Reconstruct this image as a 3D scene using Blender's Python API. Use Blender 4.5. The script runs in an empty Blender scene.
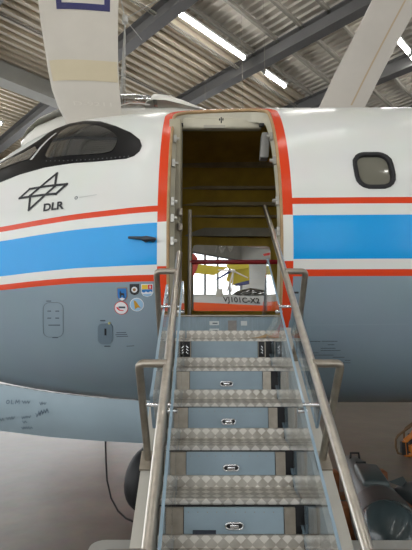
import bpy, bmesh, math, random
import numpy as np
from mathutils import Vector, Matrix
from mathutils.geometry import delaunay_2d_cdt

random.seed(7)
R = math.radians
scene = bpy.context.scene
COL = scene.collection

# ------------------------------------------------------------------ camera, world, exposure
EYE = 1.65                      # eye height above the hangar floor
PITCH = R(7.3)
FPX = 430.0                     # focal length in pixels for a 412 x 550 frame
cam_d = bpy.data.cameras.new('camera')
cam_d.sensor_fit = 'VERTICAL'
cam_d.sensor_height = 36.0
cam_d.lens = FPX / 550.0 * 36.0
cam_d.clip_end = 200
cam = bpy.data.objects.new('camera', cam_d)
COL.objects.link(cam)
cam.location = (0, 0, EYE)
cam.rotation_euler = (R(90) + PITCH, 0, 0)
scene.camera = cam

world = bpy.data.worlds.new('overcast_sky')
scene.world = world
world.use_nodes = True
wbg = world.node_tree.nodes['Background']
wbg.inputs['Color'].default_value = (1.0, 0.985, 0.96, 1)
wbg.inputs['Strength'].default_value = 3.3

scene.view_settings.view_transform = 'Standard'
scene.view_settings.look = 'None'
scene.view_settings.gamma = 1.0
scene.view_settings.use_curve_mapping = False
scene.view_settings.exposure = 0.12
scene.cycles.use_denoising = True
scene.cycles.max_bounces = 8
scene.cycles.diffuse_bounces = 4
scene.cycles.transparent_max_bounces = 16
scene.cycles.sample_clamp_indirect = 4.0
scene.cycles.caustics_reflective = False
scene.cycles.caustics_refractive = False

TUBE_STRENGTH = 34.0

# ------------------------------------------------------------------ pixel helpers (camera model above)
CP, SP = math.cos(PITCH), math.sin(PITCH)
CAMP = Vector((0, 0, EYE))
def ray(u, v):
    dx = (u - 206.0) / FPX; dy = (275.0 - v) / FPX
    return Vector((dx, CP - dy * SP, SP + dy * CP))
def at(u, v, Y):
    d = ray(u, v)
    return CAMP + d * (Y / d.y)

# ------------------------------------------------------------------ materials
def srgb(r, g, b):
    def f(c):
        c /= 255.0
        return c / 12.92 if c <= 0.04045 else ((c + 0.055) / 1.055) ** 2.4
    return (f(r), f(g), f(b), 1)

MATS = {}
def mat(name, col, rough=0.5, metal=0.0, vary=0.0, vscale=8.0, bump=0.0, bscale=60.0, stretch=None, spec=None, coat=0.0):
    if name in MATS: return MATS[name]
    m = bpy.data.materials.new(name); m.use_nodes = True
    nt = m.node_tree; b = nt.nodes['Principled BSDF']
    b.inputs['Base Color'].default_value = col
    b.inputs['Roughness'].default_value = rough
    b.inputs['Metallic'].default_value = metal
    if spec is not None: b.inputs['Specular IOR Level'].default_value = spec
    if coat: 
        b.inputs['Coat Weight'].default_value = coat
        b.inputs['Coat Roughness'].default_value = 0.06
    if vary or bump:
        tc = nt.nodes.new('ShaderNodeTexCoord')
        mp = nt.nodes.new('ShaderNodeMapping')
        if stretch: mp.inputs['Scale'].default_value = stretch
        nt.links.new(tc.outputs['Object'], mp.inputs['Vector'])
    if vary:
        n = nt.nodes.new('ShaderNodeTexNoise'); n.inputs['Scale'].default_value = vscale
        n.inputs['Detail'].default_value = 5
        nt.links.new(mp.outputs['Vector'], n.inputs['Vector'])
        r = nt.nodes.new('ShaderNodeValToRGB')
        r.color_ramp.elements[0].position = 0.3; r.color_ramp.elements[1].position = 0.7
        r.color_ramp.elements[0].color = tuple(max(0, c * (1 - vary)) for c in col[:3]) + (1,)
        r.color_ramp.elements[1].color = tuple(min(1, c * (1 + vary)) for c in col[:3]) + (1,)
        nt.links.new(n.outputs['Fac'], r.inputs['Fac'])
        nt.links.new(r.outputs['Color'], b.inputs['Base Color'])
    if bump:
        n2 = nt.nodes.new('ShaderNodeTexNoise'); n2.inputs['Scale'].default_value = bscale
        nt.links.new(mp.outputs['Vector'], n2.inputs['Vector'])
        bp = nt.nodes.new('ShaderNodeBump'); bp.inputs['Strength'].default_value = bump
        bp.inputs['Distance'].default_value = 0.01
        nt.links.new(n2.outputs['Fac'], bp.inputs['Height'])
        nt.links.new(bp.outputs['Normal'], b.inputs['Normal'])
    MATS[name] = m
    return m

def pane_mat(name, tint, gloss, rough=0.02):
    """thin pane: mostly clear, with a fresnel-weighted mirror reflection"""
    if name in MATS: return MATS[name]
    m = bpy.data.materials.new(name); m.use_nodes = True
    nt = m.node_tree; nt.nodes.clear()
    out = nt.nodes.new('ShaderNodeOutputMaterial')
    tr = nt.nodes.new('ShaderNodeBsdfTransparent'); tr.inputs['Color'].default_value = tint
    gl = nt.nodes.new('ShaderNodeBsdfGlossy'); gl.inputs['Roughness'].default_value = rough
    gl.inputs['Color'].default_value = (1, 1, 1, 1)
    lw = nt.nodes.new('ShaderNodeLayerWeight'); lw.inputs['Blend'].default_value = 0.5
    pw = nt.nodes.new('ShaderNodeMath'); pw.operation = 'POWER'; pw.inputs[1].default_value = 4.0
    mth = nt.nodes.new('ShaderNodeMath'); mth.operation = 'MULTIPLY_ADD'
    mth.inputs[1].default_value = 0.85; mth.inputs[2].default_value = gloss; mth.use_clamp = True
    mx = nt.nodes.new('ShaderNodeMixShader')
    nt.links.new(lw.outputs['Facing'], pw.inputs[0]); nt.links.new(pw.outputs[0], mth.inputs[0]); nt.links.new(mth.outputs[0], mx.inputs['Fac'])
    nt.links.new(tr.outputs[0], mx.inputs[1]); nt.links.new(gl.outputs[0], mx.inputs[2])
    nt.links.new(mx.outputs[0], out.inputs['Surface'])
    MATS[name] = m
    return m

def emit_mat(name, col, strength):
    m = bpy.data.materials.new(name); m.use_nodes = True
    b = m.node_tree.nodes['Principled BSDF']
    b.inputs['Base Color'].default_value = (0.9, 0.9, 0.9, 1)
    b.inputs['Emission Color'].default_value = col
    b.inputs['Emission Strength'].default_value = strength
    MATS[name] = m
    return m

M_steel = mat('brushed_steel', srgb(200, 194, 184), 0.30, 1.0, vary=0.10, vscale=30, stretch=(1, 1, 1))
M_steel_dull = mat('dull_steel', srgb(158, 150, 138), 0.42, 0.9, vary=0.12, vscale=20)
M_dark = mat('black_rubber', srgb(22, 22, 24), 0.6)
M_black = mat('black_paint', srgb(20, 20, 22), 0.35)
M_ink = mat('ink_black', srgb(30, 32, 36), 0.5)
M_greyink = mat('ink_grey', srgb(92, 106, 116), 0.5)
M_softink = mat('ink_soft', srgb(62, 72, 84), 0.6)
M_chrome = mat('chrome', srgb(215, 215, 215), 0.15, 1.0)
M_glass_edge = mat('glass_edge_blue', srgb(140, 160, 173), 0.2, 0.0, spec=0.6)
M_glass = pane_mat('stair_glass', (0.94, 0.96, 0.97, 1), 0.07)
M_plexi = pane_mat('clear_plexiglass', (0.95, 0.96, 0.95, 1), 0.03)
M_facade = pane_mat('facade_glass', (0.96, 0.98, 1.0, 1), 0.02)
M_riser = mat('riser_blue_paint', srgb(144, 161, 170), 0.38, 0.0, vary=0.07, vscale=6)
M_panelblue = mat('sill_blue_grey', srgb(122, 138, 146), 0.4, 0.1, vary=0.12, vscale=10, stretch=(6, 1, 1))
M_redp = mat('red_paint', srgb(222, 62, 34), 0.3)
M_creamjamb = mat('jamb_cream', srgb(196, 190, 170), 0.45, vary=0.08, vscale=6)
M_seal = mat('tan_rubber_seal', srgb(170, 140, 100), 0.6, vary=0.12, vscale=14)
M_lining = mat('olive_lining', srgb(188, 158, 58), 0.6, vary=0.15, vscale=5)
M_wallint = mat('inner_wall_tan', srgb(166, 152, 116), 0.55, vary=0.18, vscale=5)
M_darkint = mat('dark_interior', srgb(52, 48, 42), 0.7)
M_white = mat('white_gelcoat', srgb(226, 224, 216), 0.25, vary=0.03, vscale=2, coat=0.2)
M_cream = mat('cream_fabric_wing', srgb(188, 182, 171), 0.5, vary=0.04, vscale=2)
M_creamband = mat('yellowed_band', srgb(190, 178, 150), 0.5, vary=0.03, vscale=3)
M_goldline = mat('yellowed_seam', srgb(172, 152, 124), 0.5)
M_navy = mat('navy_paint', srgb(28, 30, 84), 0.4)

def diamond_plate():
    m = bpy.data.materials.new('diamond_plate'); m.use_nodes = True
    nt = m.node_tree; b = nt.nodes['Principled BSDF']
    N = nt.nodes.new; L = nt.links.new
    b.inputs['Metallic'].default_value = 0.6
    tc = N('ShaderNodeTexCoord'); uv = N('ShaderNodeUVMap')
    sep = N('ShaderNodeSeparateXYZ'); L(uv.outputs['UV'], sep.inputs[0])
    def M(op, a, bb=None, c=None):
        n = N('ShaderNodeMath'); n.operation = op
        for i, x in enumerate((a, bb, c)):
            if x is None: continue
            if isinstance(x, (int, float)): n.inputs[i].default_value = x
            else: L(x, n.inputs[i])
        return n.outputs[0]
    # u, v in metres: diamonds 52 mm wide, 52 mm high, filled with fine ribs along two diagonals
    p = 0.052
    a1 = M('DIVIDE', M('ADD', sep.outputs[0], sep.outputs[1]), p)
    a2 = M('DIVIDE', M('SUBTRACT', sep.outputs[0], sep.outputs[1]), p)
    par = M('MODULO', M('ADD', M('ADD', M('FLOOR', a1), M('FLOOR', a2)), 200.0), 2.0)
    f1 = M('ABSOLUTE', M('SUBTRACT', M('FRACT', a1), 0.5))
    f2 = M('ABSOLUTE', M('SUBTRACT', M('FRACT', a2), 0.5))
    gap = M('LESS_THAN', M('MAXIMUM', f1, f2), 0.44)
    s1 = M('SINE', M('MULTIPLY', a1, 2 * math.pi * 6))
    s2 = M('SINE', M('MULTIPLY', a2, 2 * math.pi * 6))
    mixs = M('ADD', M('MULTIPLY', s1, par), M('MULTIPLY', s2, M('SUBTRACT', 1.0, par)))
    h = M('MULTIPLY', M('MULTIPLY_ADD', mixs, 0.5, 0.5), gap)
    bp = N('ShaderNodeBump'); bp.inputs['Strength'].default_value = 0.55; bp.inputs['Distance'].default_value = 0.002
    L(h, bp.inputs['Height']); L(bp.outputs['Normal'], b.inputs['Normal'])
    nz = N('ShaderNodeTexNoise'); nz.inputs['Scale'].default_value = 9; nz.inputs['Detail'].default_value = 4
    L(tc.outputs['Object'], nz.inputs['Vector'])
    cr = N('ShaderNodeValToRGB')
    cr.color_ramp.elements[0].position = 0.3; cr.color_ramp.elements[1].position = 0.72
    cr.color_ramp.elements[0].color = srgb(160, 153, 142); cr.color_ramp.elements[1].color = srgb(192, 186, 176)
    L(nz.outputs['Fac'], cr.inputs['Fac'])
    worn = N('ShaderNodeMix'); worn.data_type = 'RGBA'; worn.blend_type = 'MIX'
    # worn raised lozenges are polished brighter than the dirty ground between
    L(M('MULTIPLY', M('MULTIPLY', par, gap), 0.6), worn.inputs['Factor'])
    L(cr.outputs['Color'], worn.inputs['A']); worn.inputs['B'].default_value = srgb(232, 227, 218)
    L(worn.outputs['Result'], b.inputs['Base Color'])
    b.inputs['Roughness'].default_value = 0.42
    return m
M_plate = diamond_plate()

# ------------------------------------------------------------------ object helpers
def link_mesh(name, verts, faces, material, parent=None, smooth=False, loc=None):
    me = bpy.data.meshes.new(name)
    me.from_pydata([tuple(v) for v in verts], [], faces)
    me.validate(); me.update()
    if material: 
        for mm in (material if isinstance(material, (list, tuple)) else [material]): me.materials.append(mm)
    if smooth:
        for p in me.polygons: p.use_smooth = True
    o = bpy.data.objects.new(name, me); COL.objects.link(o)
    if parent: o.parent = parent
    if loc is not None: o.location = loc
    return o
def from_bm(name, bm, material, parent=None, smooth=False, sharp=None):
    bmesh.ops.recalc_face_normals(bm, faces=bm.faces[:])
    me = bpy.data.meshes.new(name)
    if smooth:
        for f in bm.faces: f.smooth = True
        if sharp:
            for e in bm.edges:
                if len(e.link_faces) == 2 and e.calc_face_angle(0) > R(sharp): e.smooth = False
    bm.to_mesh(me); bm.free()
    for mm in (material if isinstance(material, (list, tuple)) else [material]): me.materials.append(mm)
    o = bpy.data.objects.new(name, me); COL.objects.link(o)
    if parent: o.parent = parent
    return o
def pieces(name, bm, material, parent=None, smooth=False, sharp=None):
    """link every loose piece of a bmesh as an object of its own"""
    seen = set(); out = []
    bm.verts.ensure_lookup_table(); bm.verts.index_update()
    for v in bm.verts:
        if v.index in seen: continue
        stack = [v]; comp = []; seen.add(v.index)
        while stack:
            q = stack.pop(); comp.append(q)
            for e in q.link_edges:
                w_ = e.other_vert(q)
                if w_.index not in seen: seen.add(w_.index); stack.append(w_)
        ids = {q.index: i for i, q in enumerate(comp)}
        b2 = bmesh.new(); nv = [b2.verts.new(q.co) for q in comp]
        for f in {f for q in comp for f in q.link_faces}: b2.faces.new([nv[ids[q.index]] for q in f.verts])
        out.append(from_bm(name, b2, material, parent, smooth, sharp))
    bm.free()
    return out
def empty(name, loc=(0, 0, 0)):
    o = bpy.data.objects.new(name, None); COL.objects.link(o); o.location = loc
    o.empty_display_size = 0.1
    return o
def tag(o, label=None, cat=None, group=None, kind=None):
    if label: o['label'] = label
    if cat: o['category'] = cat
    if group: o['group'] = group
    if kind: o['kind'] = kind
    return o
def settle(root, pivot):
    """put a root's origin at the thing's base without moving its parts"""
    pivot = Vector(pivot)
    root.location = pivot
    for c in root.children: c.matrix_parent_inverse = Matrix.Translation(-pivot)

def bm_box(bm, lo, hi, M=None, bevel=0.0, seg=2):
    lo, hi = Vector(lo), Vector(hi)
    r = bmesh.ops.create_cube(bm, size=1.0)
    vs = r['verts']
    c = (lo + hi) / 2; d = hi - lo
    for v in vs: v.co = Vector((v.co.x * d.x, v.co.y * d.y, v.co.z * d.z)) + c
    if bevel > 0:
        es = list({e for v in vs for e in v.link_edges})
        rr = bmesh.ops.bevel(bm, geom=es, offset=bevel, segments=seg, affect='EDGES', profile=0.5)
        vs = list({v for f in rr['faces'] for v in f.verts} | {v for v in vs if v.is_valid})
    if M is not None:
        for v in vs: v.co = M @ v.co
    return vs
def box(name, lo, hi, material, parent=None, M=None, bevel=0.0):
    bm = bmesh.new(); bm_box(bm, lo, hi, M, bevel)
    return from_bm(name, bm, material, parent, smooth=bevel > 0, sharp=50)
def bm_tube(bm, pts, r, seg=12, cap=True):
    pts = [Vector(p) for p in pts]
    rs = r if isinstance(r, (list, tuple)) else [r] * len(pts)
    rings = []; up = None
    for i, p in enumerate(pts):
        if i == 0: t = pts[1] - pts[0]
        elif i == len(pts) - 1: t = pts[-1] - pts[-2]
        else: t = (pts[i + 1] - p).normalized() + (p - pts[i - 1]).normalized()
        t.normalize()
        if up is None:
            up = Vector((0, 0, 1)) if abs(t.z) < 0.9 else Vector((1, 0, 0))
        a = (up - t * up.dot(t)).normalized(); b = t.cross(a); up = a
        k = 1.0
        if 0 < i < len(pts) - 1:
            k = 1.0
        rings.append([bm.verts.new(p + (a * math.cos(2 * math.pi * j / seg) + b * math.sin(2 * math.pi * j / seg)) * rs[i] * k) for j in range(seg)])
    for i in range(len(rings) - 1):
        for j in range(seg):
            bm.faces.new((rings[i][j], rings[i][(j + 1) % seg], rings[i + 1][(j + 1) % seg], rings[i + 1][j]))
    if cap:
        bm.faces.new(rings[0][::-1]); bm.faces.new(rings[-1])
def tube(name, pts, r, material, parent=None, seg=12):
    bm = bmesh.new(); bm_tube(bm, pts, r, seg)
    return from_bm(name, bm, material, parent, smooth=True, sharp=50)
def bend(p0, corner, p1, rad, n=5):
    """polyline p0 -> p1 with a rounded corner"""
    p0, c, p1 = Vector(p0), Vector(corner), Vector(p1)
    a = c + (p0 - c).normalized() * rad; b = c + (p1 - c).normalized() * rad
    out = [p0]
    for i in range(n + 1):
        t = i / n
        out.append(a * (1 - t) ** 2 + c * 2 * t * (1 - t) + b * t * t)
    out.append(p1)
    return out
def loft(name, rings, material, parent=None, closed=True, cap=True, sharp=40, smooth=True):
    bm = bmesh.new()
    rr = [[bm.verts.new(p) for p in ring] for ring in rings]
    n = len(rr[0])
    for i in range(len(rr) - 1):
        for j in range(n if closed else n - 1):
            bm.faces.new((rr[i][j], rr[i][(j + 1) % n], rr[i + 1][(j + 1) % n], rr[i + 1][j]))
    if cap and closed:
        bm.faces.new(rr[0][::-1]); bm.faces.new(rr[-1])
    return from_bm(name, bm, material, parent, smooth=smooth, sharp=sharp)

# ------------------------------------------------------------------ the hangar (its axes run at 45 degrees to the aircraft)
Q = math.sqrt(0.5)
HC = 8.2                                   # underside of the roof above the eye
def LB(l, b, z): return Vector((Q * (l - b), Q * (l + b), z))
L0, L1, B0, B1 = -9.0, 26.0, -9.0, 22.0
ZR = EYE + HC + 0.5                        # roof deck height
HM = Matrix(((Q, -Q, 0, 0), (Q, Q, 0, 0), (0, 0, 1, 0), (0, 0, 0, 1)))   # (l,b,z) -> world

def floor_material():
    m = bpy.data.materials.new('polished_concrete'); m.use_nodes = True
    nt = m.node_tree; b = nt.nodes['Principled BSDF']; N = nt.nodes.new; L = nt.links.new
    tc = N('ShaderNodeTexCoord')
    n1 = N('ShaderNodeTexNoise'); n1.inputs['Scale'].default_value = 0.9; n1.inputs['Detail'].default_value = 7; n1.inputs['Roughness'].default_value = 0.62
    n2 = N('ShaderNodeTexNoise'); n2.inputs['Scale'].default_value = 7.0; n2.inputs['Detail'].default_value = 5
    L(tc.outputs['Object'], n1.inputs['Vector']); L(tc.outputs['Object'], n2.inputs['Vector'])
    r1 = N('ShaderNodeValToRGB')
    r1.color_ramp.elements[0].position = 0.32; r1.color_ramp.elements[1].position = 0.68
    r1.color_ramp.elements[0].color = srgb(92, 82, 73); r1.color_ramp.elements[1].color = srgb(130, 120, 109)
    L(n1.outputs['Fac'], r1.inputs['Fac'])
    mx = N('ShaderNodeMix'); mx.data_type = 'RGBA'; mx.blend_type = 'MULTIPLY'; mx.inputs['Factor'].default_value = 0.35
    L(r1.outputs['Color'], mx.inputs['A']); L(n2.outputs['Color'], mx.inputs['B'])
    L(mx.outputs['Result'], b.inputs['Base Color'])
    rr = N('ShaderNodeMapRange'); rr.inputs['To Min'].default_value = 0.28; rr.inputs['To Max'].default_value = 0.40
    L(n1.outputs['Fac'], rr.inputs['Value']); L(rr.outputs['Result'], b.inputs['Roughness'])
    b.inputs['Specular IOR Level'].default_value = 0.3
    return m
fl = box('floor', (L0 - .3, B0 - .3, -0.2), (L1 + .3, B1 + .3, 0), floor_material(), M=HM)
tag(fl, kind='structure')

M_wall = mat('wall_cladding_grey', srgb(150, 148, 142), 0.6, vary=0.05, vscale=1)
M_deckA = mat('roof_sheet_pale', srgb(192, 186, 175), 0.55, vary=0.06, vscale=1.5)
M_deckB = mat('roof_sheet_beige', srgb(200, 189, 168), 0.5, vary=0.06, vscale=1.5)
M_beam = mat('beam_grey_paint', srgb(96, 95, 94), 0.45, 0.0, vary=0.06, vscale=2)
M_palebeam = mat('beam_pale_concrete', srgb(150, 149, 142), 0.6, vary=0.06, vscale=2)
M_conduit = mat('conduit_grey', srgb(142, 138, 128), 0.5)
M_mull = mat('mullion_grey', srgb(96, 98, 102), 0.4)

ceil_root = empty('ceiling', LB(8, 6, ZR)); tag(ceil_root, kind='structure')
CINV = Matrix.Translation(-ceil_root.location)
def under_ceiling(o):
    o.parent = ceil_root; o.matrix_parent_inverse = CINV; return o
beam_l = [9.95 + 3.4 * k for k in range(-5, 5)]
BSPLIT = 8.05
def corrugated(name, l0, l1, b0, b1, along, pitch, depth, z, material, prof):
    """trapezoid sheet; ribs run along l or along b"""
    verts, faces = [], []
    lo, hi = (b0, b1) if along == 'l' else (l0, l1)
    n = max(1, int(round((hi - lo) / pitch))); p = (hi - lo) / n
    ts = []
    for i in range(n):
        for f, h in prof: ts.append((lo + (i + f) * p, h * depth))
    ts.append((hi, prof[0][1] * depth))
    for t, h in ts:
        for e in ((l0, l1) if along == 'l' else (b0, b1)):
            q = LB(e, t, z - h) if along == 'l' else LB(t, e, z - h)
            verts.append(q)
    for i in range(len(ts) - 1):
        faces.append((2 * i, 2 * i + 1, 2 * i + 3, 2 * i + 2))
    return under_ceiling(link_mesh(name, verts, faces, material))
PA = ((0, 0), (0.70, 0), (0.78, 1), (0.92, 1))
PB = ((0, 0), (0.30, 0), (0.48, 1), (0.82, 1))
edges_l = [L0] + [l for l in beam_l if L0 < l < L1] + [L1]
for i in range(len(edges_l) - 1):
    corrugated('roof_sheet', edges_l[i], edges_l[i + 1], B0, BSPLIT, 'b', 0.27, 0.06, ZR, M_deckA, PA)
    corrugated('roof_sheet', edges_l[i], edges_l[i + 1], BSPLIT, 14.0, 'l', 0.31, 0.13, ZR, M_deckB, PB)
    corrugated('roof_sheet', edges_l[i], edges_l[i + 1], 14.0, B1, 'l', 0.31, 0.13, ZR, M_deckB, PB)
# opaque roof skin above the sheets
under_ceiling(box('roof_skin', (L0 - .3, B0 - .3, ZR + 0.02), (L1 + .3, B1 + .3, ZR + 0.2), M_deckA, M=HM))
for l in beam_l:
    if not L0 < l < L1: continue
    bm = bmesh.new()
    zb = ZR - 0.62
    sec = [(-.16, zb), (.16, zb), (.16, zb + .03), (.014, zb + .03), (.014, ZR - .17), (.16, ZR - .17), (.16, ZR - .14), (-.16, ZR - .14), (-.16, ZR - .17), (-.014, ZR - .17), (-.014, zb + .03), (-.16, zb + .03)]
    e0 = [bm.verts.new(LB(l + d_, B0, z_)) for d_, z_ in sec]; e1 = [bm.verts.new(LB(l + d_, B1, z_)) for d_, z_ in sec]
    for i in range(12): bm.faces.new((e0[i], e0[(i + 1) % 12], e1[(i + 1) % 12], e1[i]))
    under_ceiling(from_bm('roof_beam', bm, M_beam))
b = 7.72
pur = []
while b > B0 + 1: pur.append(b); b -= 0.85
for b in pur:
    bm = bmesh.new()
    bm_box(bm, (L0, b - .04, ZR - .17), (L1, b + .04, ZR - .05), HM)
    under_ceiling(from_bm('purlin', bm, M_conduit))
for b in (8.42, 11.35):
    for db in (0, .09):
        under_ceiling(tube('conduit', [LB(L0 + .1, b + db, ZR - .26), LB(L1 - .1, b + db, ZR - .26)], .025, M_conduit, seg=8))
for b in (13.9,):
    under_ceiling(box('edge_beam', (L0, b - .28, ZR - .75), (L1, b + .28, ZR - .17), M_palebeam, M=HM))

# walls: back (b = B1) and front (b = B0) carry a glazed band, so does the unseen left; the right is plain
def glazed_wall(side, along, const, lo, hi, z0, z1, npan, sgn, every=1):
    """a wall with a strip of glazing between z0 and z1, each pane an object"""
    def P(t0, t1, za, zb, d0, d1):
        a, c = sorted((const + sgn * d0, const + sgn * d1))
        return ((t0, a, za), (t1, c, zb)) if along == 'l' else ((a, t0, za), (c, t1, zb))
    bm = bmesh.new()
    for za, zb in ((0, z0), (z1, ZR)):
        if zb - za > .01:
            q = P(lo, hi, za, zb, 0, .25); bm_box(bm, q[0], q[1], HM)
    w = from_bm('wall_' + side, bm, M_wall); tag(w, kind='structure')
    wn = empty('window_' + str(glazed_wall.n)); glazed_wall.n += 1; tag(wn, kind='structure')
    step = (hi - lo) / npan
    bm = bmesh.new()
    for i in range(npan + 1):
        t = lo + i * step
        q = P(t - .06, t + .06, z0, z1, 0, .14); bm_box(bm, q[0], q[1], HM)
    for z in (z0 + .05, (z0 + z1) / 2, z1 - .05):
        q = P(lo, hi, z - .05, z + .05, .01, .13); bm_box(bm, q[0], q[1], HM)
    pieces('mullion', bm, M_mull, wn)
    for i in range(npan):
        t = lo + i * step
        if every > 1 and i % every:
            q = P(t + .04, t + step - .04, z0, z1, .02, .22); box('wall_panel', q[0], q[1], M_wall, w, HM); continue
        for za, zb in ((z0, (z0 + z1) / 2), ((z0 + z1) / 2, z1)):
            q = P(t + .06, t + step - .06, za + .08, zb - .08, .06, .07)
            box('pane', q[0], q[1], M_facade, wn, HM)
    return w
glazed_wall.n = 1
glazed_wall('back', 'l', B1, L0, L1, 0.6, 7.2, 26, 1)
glazed_wall('front', 'l', B0, L0, L1, 0.8, 6.2, 18, -1, 2)
glazed_wall('left', 'b', L0, B0, B1, 0.8, 6.8, 12, -1)  # unseen glazing, enlarged to let more daylight into the hall
w = box('wall_right', (L1, B0 - .25, 0), (L1 + .25, B1 + .25, ZR), M_wall, M=HM); tag(w, kind='structure')

# ------------------------------------------------------------------ fluorescent lamps (they light the hall)
M_tube = emit_mat('lit_tube', (1.0, 0.985, 0.95, 1), TUBE_STRENGTH)
M_house = mat('lamp_housing', srgb(190, 190, 186), 0.4)
def lamp(l0, l1, b, label, group=None, z=EYE + HC - 0.02):
    c = LB((l0 + l1) / 2, b, z + .12)
    root = empty('tube_lamp', c)
    inv = Matrix.Translation(-c)
    bm = bmesh.new()
    bm_box(bm, (l0 - .06, b - .09, z + .045), (l1 + .06, b + .09, z + .12), HM, bevel=.01, seg=1)
    o = from_bm('housing', bm, M_house, root); o.matrix_parent_inverse = inv
    for l in (l0, l1):
        o = box('lamp_holder', (l - .03, b - .045, z - .05), (l + .03, b + .045, z + .05), M_house, root, HM); o.matrix_parent_inverse = inv
    bm = bmesh.new(); bm_tube(bm, [LB(l0, b, z), LB(l1, b, z)], .045, 10)
    o = from_bm('tube', bm, M_tube, root, smooth=True, sharp=50); o.matrix_parent_inverse = inv
    bm = bmesh.new()
    for l in (l0 + .3, l1 - .3):
        bm_tube(bm, [LB(l, b, z + .1), LB(l, b, ZR - .02)], .006, 6)
    for o in pieces('hanger_rod', bm, M_conduit, root): o.matrix_parent_inverse = inv
    tag(root, label, 'lamp', group)
    return root
lamp(6.65, 9.4, 7.75, 'long bright fluorescent tube left of the main diagonal beam')
lamp(10.4, 11.55, 7.75, 'short fluorescent tube right of the main diagonal beam, above the doorway')
lamp(10.5, 12.65, 4.12, 'fluorescent tube seen just right of the slanting wing, upper right corner')
lamp(2.9, 5.75, 17.3, 'fluorescent tube at the left picture edge above the cockpit nose')
lamp(3.2, 5.9, 7.75, 'fluorescent tube whose end touches the top picture edge beside the left wing')
og = 'ceiling lamps outside the picture'
ol = 'fluorescent ceiling lamp of the hall outside the picture'
for b in (-5.0, 0.2, 4.12, 12.6, 17.3):
    for l in (-5.5, -1.2, 3.0, 8.2, 14.2, 19.0):
        if b == 4.12 and 6 < l < 14: 
            if l == 8.2: lamp(6.3, 9.0, b, ol, og)
            continue
        if b == 17.3 and l in (3.0,): continue
        if b >= 12 and l > 8: continue
        if b == 17.3 and l == 8.2: continue
        if b == 12.6 and l in (3.0, 8.2): continue
        lamp(l - 1.4, l + 1.4, b, ol, og)

# ------------------------------------------------------------------ the airliner: surface model
YC, ZC, R0 = 4.33, 0.738 + EYE, 1.42
def pchip(tab):
    xs = [t[0] for t in tab]; ys = [t[1] for t in tab]; n = len(xs)
    d = [(ys[i + 1] - ys[i]) / (xs[i + 1] - xs[i]) for i in range(n - 1)]
    m = [d[0]] + [0 if d[i - 1] * d[i] <= 0 else 2 * d[i - 1] * d[i] / (d[i - 1] + d[i]) for i in range(1, n - 1)] + [d[-1]]
    def f(x):
        if x <= xs[0]: return ys[0]
        if x >= xs[-1]: return ys[-1]
        i = 0
        while x > xs[i + 1]: i += 1
        h = xs[i + 1] - xs[i]; t = (x - xs[i]) / h
        return ((1 + 2 * t) * (1 - t) ** 2 * ys[i] + t * (1 - t) ** 2 * h * m[i] + t * t * (3 - 2 * t) * ys[i + 1] + t * t * (t - 1) * h * m[i + 1])
    return f
Wf = pchip([(-3.15, .02), (-3.0, .2), (-2.5, .42), (-1.85, .66), (-1.0, 1.03), (-.36, 1.29), (.6, 1.42), (1.6, 1.44), (7, 1.44), (9.5, .9), (11, .3)])
HTf = pchip([(-3.15, .02), (-3.0, .24), (-2.5, .66), (-2.07, 1.0), (-1.6, 1.28), (-1.1, 1.41), (-.6, 1.42), (7, 1.42), (9.5, 1.1), (11, .5)])
HBf = pchip([(-3.15, .02), (-3.0, .35), (-2.5, .95), (-2.0, 1.24), (-1.0, 1.38), (-.3, 1.42), (7, 1.42), (9.5, .8), (11, .2)])
def S(x, ph, off=0.0):
    w, c, s = Wf(x), math.cos(ph), math.sin(ph)
    h = HTf(x) if s > 0 else HBf(x)
    p = Vector((x, YC - w * c, ZC + h * s))
    if off: p = p + nrm(x, ph) * off
    return p
def nrm(x, ph):
    e = 1e-3
    a = S(x + e, ph) - S(x - e, ph); b = S(x, ph + e) - S(x, ph - e)
    return a.cross(b).normalized()
def hit(u, v):
    """where the line of sight through a pixel of the 412x550 frame meets the skin -> (x, arc)"""
    d = ray(u, v); t = 2.0; 
    def inside(t):
        p = CAMP + d * t
        w = Wf(p.x); z = p.z - ZC; h = HTf(p.x) if z > 0 else HBf(p.x)
        return ((YC - p.y) / w) ** 2 + (z / h) ** 2 - 1
    prev = inside(t)
    best = (prev, t)
    while t < 6.0:
        t2 = t + 0.01; cur = inside(t2)
        if cur < best[0]: best = (cur, t2)
        if cur <= 0:
            a, b = t, t2
            for _ in range(30):
                m = (a + b) / 2
                if inside(m) > 0: a = m
                else: b = m
            best = (0, b); break
        t = t2
    p = CAMP + d * best[1]
    w = Wf(p.x); z = p.z - ZC; h = HTf(p.x) if z > 0 else HBf(p.x)
    return p.x, math.atan2(z / h, (YC - p.y) / w) * R0
def hitz(u, v):
    x, s = hit(u, v); return S(x, s / R0).z

# painted bands: heights at the right of the door, and how they sink towards the nose
band = {k: hitz(310, v) for k, v in dict(rt=198.0, rb=205.2, bt=216.2, bb=259.0, lt=270.6, lb=277.6).items()}
sink = []
for u, vs in ((0, (225.3, 232.3, 242.8, 277.3, 286.6, 292.6)), (40, (217.6, 224.8, 236.2, 273.0, 282.8, 289.0)), (80, (211.6, 219.2, 230.2, 269.2, 279.6, 286.2)), (120, (208.6, 216.0, 226.4, 265.6, 277.2, 284.0)), (156, (207.2, 214.4, 223.0, 262.2, 275.6, 282.8))):
    xs = []; ds = []
    for k, v in zip(('rt', 'rb', 'bt', 'bb', 'lt', 'lb'), vs):
        x, s = hit(u, v); xs.append(x); ds.append(S(x, s / R0).z - band[k])
    sink.append((sum(xs) / 6, sum(ds) / 6))
DZ = pchip([(-3.2, sink[0][1] + (sink[0][1] - sink[1][1]) * 2.2)] + sink + [(.65, 0), (11, 0)])

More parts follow.
